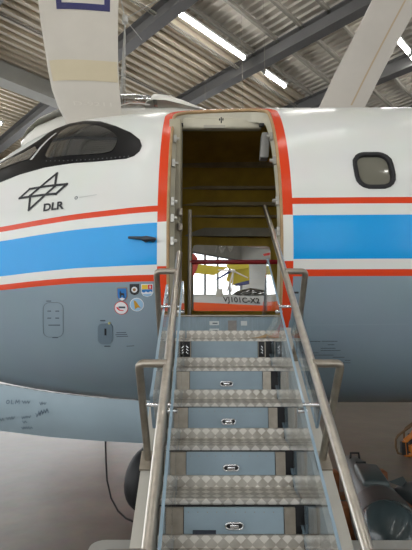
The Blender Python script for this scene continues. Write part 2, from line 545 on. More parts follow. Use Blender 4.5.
DCX, DHX = 0.1255, 0.4105
DS0, DS1 = math.asin((-0.08 - .738) / R0) * R0, math.asin((1.945 - .738) / R0) * R0
def rrect(px, ps, cx, cs, hx, hs, r):
    qx, qs = abs(px - cx) - hx + r, abs(ps - cs) - hs + r
    return math.hypot(max(qx, 0), max(qs, 0)) + min(max(qx, qs), 0) - r
def door_sdf(x, s): return rrect(x, s, DCX, (DS0 + DS1) / 2, DHX, (DS1 - DS0) / 2, 0.20)
WCX, WPH = 1.20, 16.3
def win_sdf(x, s): return rrect(x, s, WCX, R(WPH) * R0, .128, .142, .085)
FS = (R(163.5) * R0, R(202.3) * R0)
def far_sdf(x, s): return rrect(x, s, .33, sum(FS) / 2, .535, (FS[1] - FS[0]) / 2, .06)
holes = [(-.51, .81, -45, 69, door_sdf, 6), (.99, 1.41, 6, 30, win_sdf, 3), (-.33, .99, 156, 210, far_sdf, 3)]

def skin_mesh(name, xs, off, material, parent, holes, extra_off=0.0, attrs=True):
    xs = [round(x, 4) for x in xs]
    phs = [-90 + 3 * i for i in range(121)]         # degrees, closes on itself
    bm = bmesh.new()
    la = bm.verts.layers.float.new('stripe'); ld = bm.verts.layers.float.new('door_d')
    cache = {}
    def V(x, s):
        deg = (math.degrees(s / R0) + 90) % 360
        key = (round(x, 4), round(deg, 3) % 360)
        if key in cache: return cache[key]
        p = S(x, s / R0, off); v = bm.verts.new(p)
        v[la] = S(x, s / R0).z - DZ(x)
        dd = door_sdf(x, s) if -60 < math.degrees(s / R0) < 89 else 1.0
        v[ld] = min(dd, 1.0)
        cache[key] = v
        return v
    def in_hole(xa, xb, da, db):
        xm, dm = (xa + xb) / 2, (da + db) / 2
        for h in holes:
            if h[0] - 1e-6 < xm < h[1] + 1e-6 and (h[2] < dm < h[3] or h[2] < dm - 360 < h[3]): return True
        return False
    for i in range(len(xs) - 1):
        for j in range(len(phs) - 1):
            if in_hole(xs[i], xs[i + 1], phs[j], phs[j + 1]): continue
            a = R0 * R(phs[j]); b = R0 * R(phs[j + 1])
            try: bm.faces.new((V(xs[i], a), V(xs[i + 1], a), V(xs[i + 1], b), V(xs[i], b)))
            except ValueError: pass
    contours = []
    for x0, x1, d0, d1, sdf, nr in holes:
        gx = [x for x in xs if x0 - 1e-6 <= x <= x1 + 1e-6]
        gs = [R0 * R(d0 + 3 * k) for k in range(int((d1 - d0) / 3) + 1)]
        per = [(x, gs[0]) for x in gx[:-1]] + [(gx[-1], s) for s in gs[:-1]] + [(x, gs[-1]) for x in gx[:0:-1]] + [(gx[0], s) for s in gs[:0:-1]]
        cx, cs = (x0 + x1) / 2, (gs[0] + gs[-1]) / 2
        if sdf is door_sdf: cx = DCX
        inner = []
        for x, s in per:
            a, b = 0.0, 1.0
            for _ in range(40):
                m = (a + b) / 2
                if sdf(cx + (x - cx) * m, cs + (s - cs) * m) - extra_off < 0: a = m
                else: b = m
            inner.append((cx + (x - cx) * b, cs + (s - cs) * b))
        n = len(per)
        rows = []
        for k in range(nr + 1):
            t = k / nr
            rows.append([V(per[i][0] * (1 - t) + inner[i][0] * t, per[i][1] * (1 - t) + inner[i][1] * t) for i in range(n)])
        for k in range(nr):
            for i in range(n):
                q = (rows[k][i], rows[k][(i + 1) % n], rows[k + 1][(i + 1) % n], rows[k + 1][i])
                if len(set(q)) == 4: 
                    try: bm.faces.new(q)
                    except ValueError: pass
        contours.append(inner)
    me = bpy.data.meshes.new(name)
    bmesh.ops.recalc_face_normals(bm, faces=bm.faces[:])
    for f in bm.faces: f.smooth = True
    bm.to_mesh(me); bm.free()
    me.materials.append(material)
    o = bpy.data.objects.new(name, me); COL.objects.link(o); o.parent = parent
    return o, contours

def paint_material():
    m = bpy.data.materials.new('airliner_paint'); m.use_nodes = True
    nt = m.node_tree; b = nt.nodes['Principled BSDF']; N = nt.nodes.new; L = nt.links.new
    at1 = N('ShaderNodeAttribute'); at1.attribute_name = 'stripe'
    at2 = N('ShaderNodeAttribute'); at2.attribute_name = 'door_d'
    mr = N('ShaderNodeMapRange'); mr.inputs['From Min'].default_value = 1.0; mr.inputs['From Max'].default_value = 4.0
    L(at1.outputs['Fac'], mr.inputs['Value'])
    cr = N('ShaderNodeValToRGB'); cr.color_ramp.interpolation = 'CONSTANT'
    g = srgb(138, 155, 165); wht = srgb(226, 227, 221); red = srgb(222, 70, 34); blu = srgb(0, 156, 230)
    stops = [(0, g), (band['lb'], red), (band['lt'], wht), (band['bb'], blu), (band['bt'], wht), (band['rb'], red), (band['rt'], wht)]
    els = cr.color_ramp.elements
    while len(els) < len(stops): els.new(0.5)
    for e, (z, c) in zip(els, stops):
        e.position = max(0, (z - 1.0) / 3.0) if z else 0; e.color = c
    L(mr.outputs['Result'], cr.inputs['Fac'])
    # band round the door: red, white beside the blue stripe
    def cmp_(op, a, val):
        n = N('ShaderNodeMath'); n.operation = op; L(a, n.inputs[0]); n.inputs[1].default_value = val; return n.outputs[0]
    def mul(a, c):
        n = N('ShaderNodeMath'); n.operation = 'MULTIPLY'; L(a, n.inputs[0]); L(c, n.inputs[1]); return n.outputs[0]
    inb = cmp_('LESS_THAN', at2.outputs['Fac'], 0.068)
    wz = mul(cmp_('GREATER_THAN', at1.outputs['Fac'], band['bb'] - .012), cmp_('LESS_THAN', at1.outputs['Fac'], band['bt'] + .012))
    c1 = N('ShaderNodeMix'); c1.data_type = 'RGBA'; L(wz, c1.inputs['Factor'])
    c1.inputs['A'].default_value = red; c1.inputs['B'].default_value = wht
    c2 = N('ShaderNodeMix'); c2.data_type = 'RGBA'; L(inb, c2.inputs['Factor'])
    L(cr.outputs['Color'], c2.inputs['A']); L(c1.outputs['Result'], c2.inputs['B'])
    tc = N('ShaderNodeTexCoord'); nz = N('ShaderNodeTexNoise'); nz.inputs['Scale'].default_value = 3.0; nz.inputs['Detail'].default_value = 6
    L(tc.outputs['Object'], nz.inputs['Vector'])
    dirt = N('ShaderNodeMix'); dirt.data_type = 'RGBA'; dirt.blend_type = 'MULTIPLY'; dirt.inputs['Factor'].default_value = 0.10
    L(c2.outputs['Result'], dirt.inputs['A']); L(nz.outputs['Color'], dirt.inputs['B'])
    L(dirt.outputs['Result'], b.inputs['Base Color'])
    rr = N('ShaderNodeMapRange'); rr.inputs['To Min'].default_value = 0.14; rr.inputs['To Max'].default_value = 0.3
    L(nz.outputs['Fac'], rr.inputs['Value']); L(rr.outputs['Result'], b.inputs['Roughness'])
    # gentle waviness of the sheet metal
    nb = N('ShaderNodeTexNoise'); nb.inputs['Scale'].default_value = 4.0; nb.inputs['Detail'].default_value = 2
    L(tc.outputs['Object'], nb.inputs['Vector'])
    bp = N('ShaderNodeBump'); bp.inputs['Strength'].default_value = 0.12; bp.inputs['Distance'].default_value = 0.02
    L(nb.outputs['Fac'], bp.inputs['Height']); L(bp.outputs['Normal'], b.inputs['Normal'])
    b.inputs['Specular IOR Level'].default_value = 0.3
    return m
plane = empty('jet_airliner')
tag(plane, 'white, blue and grey airliner nose with red stripes and open boarding door', 'aircraft')
xs_out = [-3.15, -3.12, -3.08, -3.0, -2.92, -2.84, -2.76, -2.67, -2.58, -2.49, -2.40] + [-2.31 + .06 * i for i in range(78)] + [2.6, 3.2, 4, 5, 6, 7, 7.6, 8.2, 8.8, 9.5, 10.2, 11]
fus, con = skin_mesh('fuselage', xs_out, 0.0, paint_material(), plane, holes)
fus['label'] = 'white upper and blue-grey lower skin with red and blue stripes'

# cabin lining inside, with the same three openings
xs_in = [-.99 + .06 * i for i in range(54)]
lin, _ = skin_mesh('cabin_lining', xs_in, -0.09, M_lining, plane, holes, extra_off=-0.012)
def two_contour(name, inner, off0, off1, material, parent, shift0=0.0, shift1=0.0, sdf=None):
    """wall of an opening between two depths under the skin"""
    def mv(p, d):
        if not d: return p
        e = 1e-4; gx = (sdf(p[0] + e, p[1]) - sdf(p[0] - e, p[1])); gs = (sdf(p[0], p[1] + e) - sdf(p[0], p[1] - e))
        q = math.hypot(gx, gs) or 1
        return (p[0] + gx / q * d, p[1] + gs / q * d)
    n = len(inner); vs = []; fs = []
    for p in inner:
        a = mv(p, shift0); vs.append(S(a[0], a[1] / R0, off0))
    for p in inner:
        a = mv(p, shift1); vs.append(S(a[0], a[1] / R0, off1))
    for i in range(n):
        fs.append((i, (i + 1) % n, n + (i + 1) % n, n + i))
    return link_mesh(name, vs, fs, material, parent, smooth=True)
two_contour('door_jamb', con[0], 0.0, -0.11, M_creamjamb, plane, 0, -0.03, door_sdf)
two_contour('window_reveal', con[1], 0.0, -0.095, M_creamjamb, plane)
two_contour('far_door_reveal', con[2], 0.0, -0.095, M_creamjamb, plane)
# tan rubber seal just inside the door edge: a closed tube
def ring_tube(name, pts, r, material, parent, seg=6):
    bm = bmesh.new(); n = len(pts); rings = []
    for i in range(n):
        t = (pts[(i + 1) % n] - pts[i - 1]).normalized()
        a = Vector((0, -1, .01)); a = (a - t * a.dot(t)).normalized(); b = t.cross(a)
        rings.append([bm.verts.new(pts[i] + (a * math.cos(2 * math.pi * j / seg) + b * math.sin(2 * math.pi * j / seg)) * r) for j in range(seg)])
    for i in range(n):
        for j in range(seg):
            bm.faces.new((rings[i][j], rings[i][(j + 1) % seg], rings[(i + 1) % n][(j + 1) % seg], rings[(i + 1) % n][j]))
    return from_bm(name, bm, material, parent, smooth=True)
def grown(contour, sdf, d):
    out = []
    for p in contour:
        e = 1e-4; gx = (sdf(p[0] + e, p[1]) - sdf(p[0] - e, p[1])); gs = (sdf(p[0], p[1] + e) - sdf(p[0], p[1] - e))
        q = math.hypot(gx, gs) or 1
        out.append((p[0] + gx / q * d, p[1] + gs / q * d))
    return out
ring_tube('door_seal', [S(x, s / R0, -.012) for x, s in grown(con[0], door_sdf, -.008)], .014, M_seal, plane)

# ---- decals and plates that lie on the skin
def inside_poly(p, loops):
    c = False
    for lp in loops:
        n = len(lp)
        for i in range(n):
            a, b = lp[i], lp[(i + 1) % n]
            if (a[1] > p[1]) != (b[1] > p[1]) and p[0] < (b[0] - a[0]) * (p[1] - a[1]) / (b[1] - a[1]) + a[0]: c = not c
    return c
def plate(name, loops, off, material, parent, grid=0.05, place=None, skirt=True):
    """filled outline laid on the skin (outer loop + holes), with a turned-down rim"""
    place = place or (lambda x, s, o: S(x, s / R0, o))
    vs = []; es = []
    for lp in loops:
        k = len(vs); n = len(lp)
        vs += [Vector(p) for p in lp]; es += [(k + i, k + (i + 1) % n) for i in range(n)]
    nb = len(vs)
    x0 = min(p[0] for p in loops[0]); x1 = max(p[0] for p in loops[0]); y0 = min(p[1] for p in loops[0]); y1 = max(p[1] for p in loops[0])
    gx = x0 + grid / 2
    while gx < x1:
        gy = y0 + grid / 2
        while gy < y1:
            if inside_poly((gx, gy), loops): vs.append(Vector((gx, gy)))
            gy += grid
        gx += grid
    r = delaunay_2d_cdt(vs, es, [], 0, 1e-6)
    V2, F2 = r[0], r[2]
    F2 = [f for f in F2 if inside_poly((sum(V2[i][0] for i in f) / len(f), sum(V2[i][1] for i in f) / len(f)), loops)]
    v3 = [place(p[0], p[1], off) for p in V2]
    faces = [tuple(f) for f in F2]
    if skirt:
        cnt = {}
        for f in faces:
            for i in range(len(f)):
                e = (f[i], f[(i + 1) % len(f)]); cnt[tuple(sorted(e))] = cnt.get(tuple(sorted(e)), []) + [e]
        low = {}
        for e, l in cnt.items():
            if len(l) == 1:
                a, b = l[0]
                for q in (a, b):
                    if q not in low:
                        low[q] = len(v3); v3.append(place(V2[q][0], V2[q][1], -0.004))
                faces.append((b, a, low[a], low[b]))
    o = link_mesh(name, v3, faces, material, parent)
    bm = bmesh.new(); bm.from_mesh(o.data); bmesh.ops.recalc_face_normals(bm, faces=bm.faces[:])
    for f in bm.faces: f.smooth = True
    for e in bm.edges:
        if len(e.link_faces) == 2 and e.calc_face_angle(0) > R(50): e.smooth = False
    bm.to_mesh(o.data); bm.free()
    return o
def px(pts): return [hit(u, v) for u, v in pts]
def smooth_loop(pts, n=4):
    out = []; m = len(pts)
    for i in range(m):
        p0, p1, p2, p3 = pts[i - 1], pts[i], pts[(i + 1) % m], pts[(i + 2) % m]
        for k in range(n):
            t = k / n
            out.append(tuple(0.5 * ((2 * p1[c]) + (-p0[c] + p2[c]) * t + (2 * p0[c] - 5 * p1[c] + 4 * p2[c] - p3[c]) * t * t + (-p0[c] + 3 * p1[c] - 3 * p2[c] + p3[c]) * t ** 3) for c in (0, 1)))
    return out
def strokes(name, lines, w, off, material, parent, place=None):
    """thin painted lines on the skin; lines = lists of (x, arc)"""
    place = place or (lambda x, s, o: S(x, s / R0, o))
    vs, fs = [], []
    for ln in lines:
        for a, b in zip(ln[:-1], ln[1:]):
            d = Vector((b[0] - a[0], b[1] - a[1]))
            if d.length < 1e-6: continue
            d.normalize(); nx, ny = -d.y * w / 2, d.x * w / 2; ex, ey = d.x * w / 2, d.y * w / 2
            k = max(1, int(math.hypot(b[0] - a[0], b[1] - a[1]) / 0.05))
            for i in range(k):
                t0, t1 = i / k, (i + 1) / k
                p = (a[0] + (b[0] - a[0]) * t0 - (ex if i == 0 else 0), a[1] + (b[1] - a[1]) * t0 - (ey if i == 0 else 0))
                q = (a[0] + (b[0] - a[0]) * t1 + (ex if i == k - 1 else 0), a[1] + (b[1] - a[1]) * t1 + (ey if i == k - 1 else 0))
                n = len(vs)
                vs += [place(p[0] - nx, p[1] - ny, off), place(q[0] - nx, q[1] - ny, off), place(q[0] + nx, q[1] + ny, off), place(p[0] + nx, p[1] + ny, off)]
                fs.append((n, n + 1, n + 2, n + 3))
    return link_mesh(name, vs, fs, material, parent)
def text_mesh(name, body, size, mapper, material, parent, bold=0.0, sx=1.0):
    cu = bpy.data.curves.new(name + '_font', 'FONT'); cu.body = body; cu.size = size; cu.align_x = 'CENTER'; cu.align_y = 'CENTER'
    cu.resolution_u = 3; cu.offset = bold
    o = bpy.data.objects.new(name + '_tmp', cu); COL.objects.link(o)
    bpy.context.view_layer.update()
    dg = bpy.context.evaluated_depsgraph_get()
    me = o.evaluated_get(dg).to_mesh()
    vs = [mapper(v.co.x * sx, v.co.y) for v in me.vertices]; fs = [tuple(p.vertices) for p in me.polygons]
    o.evaluated_get(dg).to_mesh_clear()
    COL.objects.unlink(o); bpy.data.objects.remove(o); bpy.data.curves.remove(cu)
    return link_mesh(name, vs, fs, material, parent)

# cockpit glazing
M_mask = mat('black_antiglare', srgb(14, 14, 16), 0.35, spec=0.25)
def cock_glass():
    m = bpy.data.materials.new('cockpit_glass'); m.use_nodes = True
    b = m.node_tree.nodes['Principled BSDF']
    b.inputs['Base Color'].default_value = srgb(44, 45, 45); b.inputs['Roughness'].default_value = 0.06
    b.inputs['Specular IOR Level'].default_value = 1.0; b.inputs['Coat Weight'].default_value = 1.0; b.inputs['Coat Roughness'].default_value = 0.03
    return m
M_cglass = cock_glass()
mask_px = [(-14, 190), (0, 182.5), (20, 174.5), (45, 167.5), (75, 163), (105, 160.8), (126, 158.8), (134, 156), (139.5, 151.5), (142, 146), (140, 140), (131, 133), (116, 126.5), (101, 122), (88, 121.4), (70, 124), (55, 129.5), (40, 140), (24, 150), (5, 160.5), (-14, 172)]
mask = plate('cockpit_window_surround', [px(mask_px)], .006, M_mask, plane, grid=.05)
mask['label'] = 'black painted surround of the cockpit windows'
pane1 = smooth_loop(px([(48, 158.5), (80, 155.8), (107, 153.5), (114.5, 149.5), (118, 140.5), (114, 134), (100, 127.5), (84, 125.5), (69, 128.5), (58, 136.5), (50, 148)]), 3)
g1 = plate('cockpit_side_pane', [pane1], .014, M_cglass, mask, grid=.05); g1['label'] = 'glossy grey cockpit side window'
pane2 = px([(-12, 178), (0, 170.5), (14, 164.5), (30, 159.5), (38, 151), (36, 147.5), (24, 154), (5, 163), (-12, 171)])
g2 = plate('windscreen_pane', [pane2], .014, mat('windscreen_glass', srgb(96, 93, 88), 0.08, coat=1.0), mask, grid=.05); g2['label'] = 'pale reflecting windscreen pane'  # lighter base colour has the reflection on the glass painted in
bar = strokes('window_post', [px([(34, 161), (38, 156), (43, 149.5), (50, 142.5), (57, 136.5)])], .026, .03, mat('post_highlight', srgb(205, 205, 202), 0.3, 0.2), mask)  # pale colour paints in the highlight of a glossy black post
# rivet row along the lower mask edge
bm = bmesh.new()
for k in range(20):
    t = k / 19; u = 47 + 82 * t; v = 161.6 - 4.6 * t + 1.0 * math.sin(t * 3.1)
    x, s = hit(u, v); p = S(x, s / R0, .008)
    r = bmesh.ops.create_icosphere(bm, subdivisions=1, radius=.006, matrix=Matrix.Translation(p))
rv = from_bm('rivet_row', bm, mat('rivet_grey', srgb(110, 112, 114), 0.3, 0.8), mask); rv['kind'] = 'stuff'

# cabin window
cw = two_contour('cabin_window_frame', con[1], .007, .010, M_dark, plane, -.014, .015, win_sdf)
bm = bmesh.new(); bm.from_mesh(cw.data)
n = len(con[1]); 
low = [bm.verts.new(S(x, s / R0, -.02)) for x, s in grown(con[1], win_sdf, -.018)]
out = [bm.verts.new(S(x, s / R0, -.002)) for x, s in grown(con[1], win_sdf, .017)]
bm.verts.ensure_lookup_table()
for i in range(n):
    bm.faces.new((bm.verts[i], bm.verts[(i + 1) % n], low[(i + 1) % n], low[i]))
    bm.faces.new((bm.verts[n + i], bm.verts[n + (i + 1) % n], out[(i + 1) % n], out[i]))
bmesh.ops.recalc_face_normals(bm, faces=bm.faces[:]); bm.to_mesh(cw.data); bm.free()
cw['label'] = 'dark rubber frame of the cabin window'
wp = plate('window_pane', [grown(con[1], win_sdf, -.015)], -.012, mat('cabin_pane', srgb(112, 110, 98), 0.06, coat=1.0, spec=0.8), cw, grid=.05, skirt=False)
wp['label'] = 'olive-grey reflecting window pane'

# DLR emblem and letters
lg = strokes('emblem', [px([(20, 198.3), (30, 189.2), (67, 184.4), (56.3, 193.9), (20, 198.3)]), px([(57, 173.7), (55.2, 186.4), (29.2, 210), (30.6, 195.6), (57, 173.7)])], .023, .004, M_ink, plane)
lg['label'] = 'black outlined crossed-parallelogram emblem on the nose'
tx, ts = hit(53.3, 206.8)
tl = text_mesh('emblem_lettering', 'DLR', .095, lambda a, b: S(tx + a, (ts + b - a * 0.05) / R0, .004), M_ink, plane, bold=.0035, sx=1.12)
tl['label'] = 'black letters DLR under the nose emblem'
rx, rs = hit(76.5, 198)
strokes('static_port', [[(rx + .012 * math.cos(a * .524), rs + .012 * math.sin(a * .524)) for a in range(13)]], .005, .004, M_softink, plane)
strokes('stencil_marking', [[(rx + .03 + .011 * i, rs), (rx + .037 + .011 * i, rs)] for i in range(14)], .008, .003, mat('faint_stencil', srgb(192, 193, 188), .4), plane)

# pitot / vane on the blue stripe
x0, s0 = hit(156, 239.5); x1, s1 = hit(131, 238.2)
n0 = S(x0, s0 / R0, .03)
bm = bmesh.new()
bm_tube(bm, [S(x0 - .02, s0 / R0, -.01), S(x0 - .03, s0 / R0, .025)], [.022, .016], 10)
bm_tube(bm, [S(x0 + .01, s0 / R0, .03), S(x0 - .06, s0 / R0, .034), S((x0 + x1) / 2, (s0 + s1) / 2 / R0, .03), S(x1, s1 / R0, .034)], [.008, .025, .013, .009], 10)
pb = from_bm('pitot_vane', bm, mat('vane_grey', srgb(52, 58, 66), .4, .3), plane, smooth=True, sharp=50); pb['label'] = 'dark grey airflow vane on the blue stripe'

# service panels (outlines and one darker hatch), markings
def rr_loop(u0, v0, u1, v1, r, n=4, cut=0):
    pts = []
    for cx, cy, a0 in ((u1 - r, v0 + r, -90), (u1 - r, v1 - r, 0), (u0 + r, v1 - r, 90), (u0 + r, v0 + r, 180)):
        for k in range(n + 1):
            a = R(a0 + 90 * k / n); pts.append((cx + r * math.cos(a), cy + r * math.sin(a)))
    return pts
def closed(l): return l + l[:1]
h1 = strokes('panel_outline', [px(closed(rr_loop(43.5, 302.5, 63.5, 337, 6)))], .006, .003, M_greyink, plane); h1['label'] = 'thin grey outline of the larger service panel'
strokes('panel_marking', [px([(48, 311), (51, 311)]), px([(56, 311), (59, 311)]), px([(48, 318), (51, 318)]), px([(56, 318), (59, 318)]), px([(49, 325), (60, 325)]), px([(47, 301), (51, 301)]), px([(53, 337.5), (58, 337.5)])], .008, .003, M_softink, plane)['kind'] = 'stuff'
hp = plate('service_hatch', [px(rr_loop(98, 323, 113, 344, 5))], .005, mat('hatch_grey', srgb(104, 121, 133), .35), plane, grid=.04); hp['label'] = 'small darker grey service hatch with rounded top'
strokes('hatch_latch', [px([(106, 329), (106, 334)])], .016, .009, M_ink, hp)
strokes('hatch_marking', [px([(101, 320.5), (105, 320.5)]), px([(105, 346), (110, 346)])], .010, .003, M_softink, plane)
plate('yellow_dot', [[(hit(109.5, 323)[0] + .01 * math.cos(k), hit(109.5, 323)[1] + .01 * math.sin(k)) for k in np.linspace(0, 5.8, 10)]], .008, mat('dot_yellow', srgb(190, 186, 120), .5), plane, grid=.05)
strokes('stencil_lines', [px([(117, 332.5), (126, 332.2)]), px([(116, 334.6), (127, 334.2)]), px([(117, 336.4), (128, 336)]), px([(127, 346), (134, 345.6)])], .006, .003, M_softink, plane)
random.seed(3)
tl_ = []
for (u0, u1, v) in ((308, 320, 341.2), (322, 337, 341.0), (328, 334, 344.5), (321, 335, 348.0), (321, 340, 350.2), (302, 318, 352.6), (311, 333, 354.8), (333, 344, 357.0), (342, 350, 362.5), (345, 350, 360)):
    u = u0
    while u < u1:
        du = random.uniform(1.6, 3.6); tl_.append(px([(u, v), (min(u + du, u1), v)])); u += du + .9
strokes('stencil_text', tl_, .0055, .003, M_softink, plane)['label'] = 'small dark stencil lines beside the right handrail'
strokes('door_marking', [px([(294, 292.5), (297.5, 292.5)])], .014, .003, M_ink, plane)
# panel joints in the skin
jl = []
for v0 in (325,): jl.append(px([(u, v0 - .01 * (u - 300)) for u in range(300, 412, 12)]))
strokes('skin_joint', jl, .003, .002, mat('joint_pale', srgb(134, 151, 163), .4), plane)

# stickers below the lower red stripe
def sticker(name, label, cx, cy, parts_fn):
    r = empty(name); r.parent = plane; r['label'] = label
    x, s = hit(cx, cy)
    k = 0.0076                                    # metres per pixel there
    def P(pts): return [(x + a * k * 1.04, s - b * k) for a, b in pts]
    parts_fn(P, r)
def circ(r, n=20): return [(r * math.cos(2 * math.pi * i / n), r * math.sin(2 * math.pi * i / n)) for i in range(n)]
def shield(w, h): return [(-w, -h), (w, -h), (w, h * .35), (w * .7, h * .78), (0, h), (-w * .7, h * .78), (-w, h * .35)]
M_sb = mat('sticker_blue', srgb(38, 112, 178), .4); M_sw = mat('sticker_white', srgb(222, 224, 226), .4); M_sy = mat('sticker_yellow', srgb(226, 190, 60), .4)
M_sr = mat('sticker_red', srgb(206, 52, 52), .4); M_slb = mat('sticker_light_blue', srgb(150, 186, 214), .4); M_sg = mat('sticker_gold', srgb(196, 146, 40), .4)
M_so = mat('sticker_bronze', srgb(150, 112, 70), .4)
def st1(P, r):
    plate('border', [P(shield(5.2, 7.0))], .003, M_so, r); plate('field', [P(shield(4.6, 6.3))], .0045, M_sb, r)
    plate('animal_shape', [P([(-2.4, -1.5), (-1.6, -4.4), (-.8, -1.8), (2.2, -1.2), (2.6, 3), (1.7, 3), (1.4, .6), (-.7, .6), (-1.1, 3), (-1.9, 3)])], .006, M_ink, r)
    plate('snow_shape', [P([(-3.0, 4.3), (0, 2.9), (3.0, 4.3), (0, 6.2)])], .006, M_sw, r)
sticker('shield_sticker', 'blue shield sticker with a dark animal and white base', 122.3, 294.5, st1)
def st2(P, r):
    plate('field', [P(shield(4.7, 5.6))], .003, M_ink, r); plate('disc', [P(circ(2.9))], .0045, M_sw, r); plate('disc_centre', [P(circ(1.5))], .006, M_so, r)
sticker('shield_sticker', 'black shield sticker with a pale disc', 134.6, 289.6, st2)
def st3(P, r):
    plate('field', [P(shield(5.6, 6.4))], .003, M_sw, r); plate('yellow_field', [P([(-5, -5.8), (.6, -5.8), (.6, -1.4), (-5, -1.4)])], .0045, M_sy, r)
    plate('red_field', [P([(.9, -5.8), (5, -5.8), (5, -1.4), (.9, -1.4)])], .0045, M_sr, r); plate('cross', [P([(2.5, -4.8), (3.5, -4.8), (3.5, -2.2), (2.5, -2.2)])], .006, M_sw, r)
    plate('blue_field', [P([(-5, -1.2), (5, -1.2), (5, 1.6), (3, .6), (1, 2), (-1, .8), (-3, 2.1), (-5, 1.2)])], .0045, M_sb, r)
    plate('slate_field', [P([(-4.5, 3.2), (4.5, 3.2), (2.9, 5.0), (0, 5.9), (-2.9, 5.0)])], .0045, M_slb, r)
sticker('shield_sticker', 'shield sticker quartered yellow, red and blue with white peaks', 147.3, 290.5, st3)
def st4(P, r):
    plate('rim', [P(circ(7.1))], .003, M_sr, r); plate('field', [P(circ(6.4))], .0045, M_sw, r)
    plate('dark_bar', [P([(-2.5, -1.7), (4.3, -1.7), (4.3, .2), (-2.5, .2)])], .006, M_softink, r); plate('red_swoosh', [P([(-4.8, -1.2), (-3.6, -1.0), (-1.4, 1.6), (2.4, 2.2), (2.4, 3.0), (-2, 2.8), (-4.4, .8)])], .006, M_sr, r)
sticker('round_sticker', 'round white sticker with red rim and dark bar', 121.4, 307.9, st4)
def st5(P, r):
    plate('rim', [P(circ(7.0))], .003, M_sw, r); plate('field', [P(circ(6.3))], .0045, M_slb, r)
    plate('delta_shape', [P([(-2.6, -4.4), (-1.2, -4.2), (3.9, 3.4), (1.2, 2.6), (-1.8, 4.6)])], .006, M_sg, r)
sticker('round_sticker', 'round pale blue sticker with a golden delta', 136.9, 304.6, st5)

# ---- inside the cabin
ZF = EYE + 0.10
fx_ = [-.94 + .06 * i for i in range(52)]
def ph_floor(x): return math.asin((ZF - .03 - ZC) / HBf(x))
cfv = [Vector((x, y, z)) for z in (ZF - .06, ZF) for x in fx_ for y in (max(S(x, ph_floor(x), -.11).y, 3.24), S(x, math.pi - ph_floor(x), -.11).y)]
nf_ = len(fx_)
cff = [(2 * i, 2 * i + 1, 2 * i + 3, 2 * i + 2) for i in range(nf_ - 1)] + [(2 * nf_ + 2 * i, 2 * nf_ + 2 * i + 2, 2 * nf_ + 2 * i + 3, 2 * nf_ + 2 * i + 1) for i in range(nf_ - 1)] + [(2 * i, 2 * i + 2, 2 * nf_ + 2 * i + 2, 2 * nf_ + 2 * i) for i in range(nf_ - 1)]
link_mesh('cabin_floor', cfv, cff, mat('cabin_floor_tan', srgb(168, 158, 138), .6, vary=.1), plane)
def bulkhead(name, x):
    pts = [S(x, R(a), -.095) for a in range(0, 360, 12)]
    bm = bmesh.new(); f = bm.faces.new([bm.verts.new(p) for p in pts])
    r = bmesh.ops.extrude_face_region(bm, geom=[f]); vv = [v for v in r['geom'] if isinstance(v, bmesh.types.BMVert)]
    bmesh.ops.translate(bm, verts=vv, vec=(.03, 0, 0))
    return from_bm(name, bm, M_darkint, plane)
bulkhead('front_bulkhead', -.95); bulkhead('rear_bulkhead', 2.12)
# hoops and rails on the far inner wall
for x in (-.42, 1.02, 1.5):
    bm = bmesh.new()
    prev = None
    for a in range(100, 262, 6):
        p = S(x, R(a), -.10); q = S(x, R(a), -.16)
        ring = [bm.verts.new(p + Vector((-.03, 0, 0))), bm.verts.new(p + Vector((.03, 0, 0))), bm.verts.new(q + Vector((.03, 0, 0))), bm.verts.new(q + Vector((-.03, 0, 0)))]
        if prev:
            for i in range(4): bm.faces.new((prev[i], prev[(i + 1) % 4], ring[(i + 1) % 4], ring[i]))
        prev = ring
    from_bm('frame_hoop', bm, M_wallint, plane)
for v, hh in ((176, .05), (190.5, .035), (203, .045), (213.5, .025), (228, .11)):
    z = at(225, v, 5.25).z
    ph = math.pi - math.asin(min(.98, (z - ZC) / 1.33))
    y = S(.3, ph, -.13).y
    box('wall_rail', (-.9, y - .03, z - hh / 2), (2.1, y + .03, z + hh / 2), M_wallint if hh < .1 else mat('far_panel_grey', srgb(150, 146, 128), .55, vary=.1), plane)
# small vestibule partition at the left, cream inner frame strip
box('partition_panel', (-.30, 3.33, ZF), (-.205, 3.62, ZF + 1.62), mat('partition_olive_cream', srgb(164, 156, 134), .5, vary=.1, vscale=4), plane, bevel=.01)
box('door_header', (-.22, 3.62, at(206, 128, 3.62).z), (.5, 3.70, at(206, 117, 3.62).z), M_creamjamb, plane, bevel=.02)
box('header_slot', (-.02, 3.605, at(206, 128.6, 3.62).z), (.17, 3.62, at(206, 125.8, 3.62).z), mat('slot_pale', srgb(170, 164, 150), .4), plane)
lx = at(266, 145, 3.62)
bm = bmesh.new()
bm_box(bm, (-.04, -.05, -.135), (.035, .05, .10), bevel=.012)
for vtx in bm.verts:
    if vtx.co.z < 0: vtx.co.x -= .02
    vtx.co += lx
o = from_bm('door_light_box', bm, mat('lightbox_grey', srgb(150, 148, 142), .4), plane, smooth=True, sharp=40); o['label'] = 'grey tapering box at the upper right of the doorway'
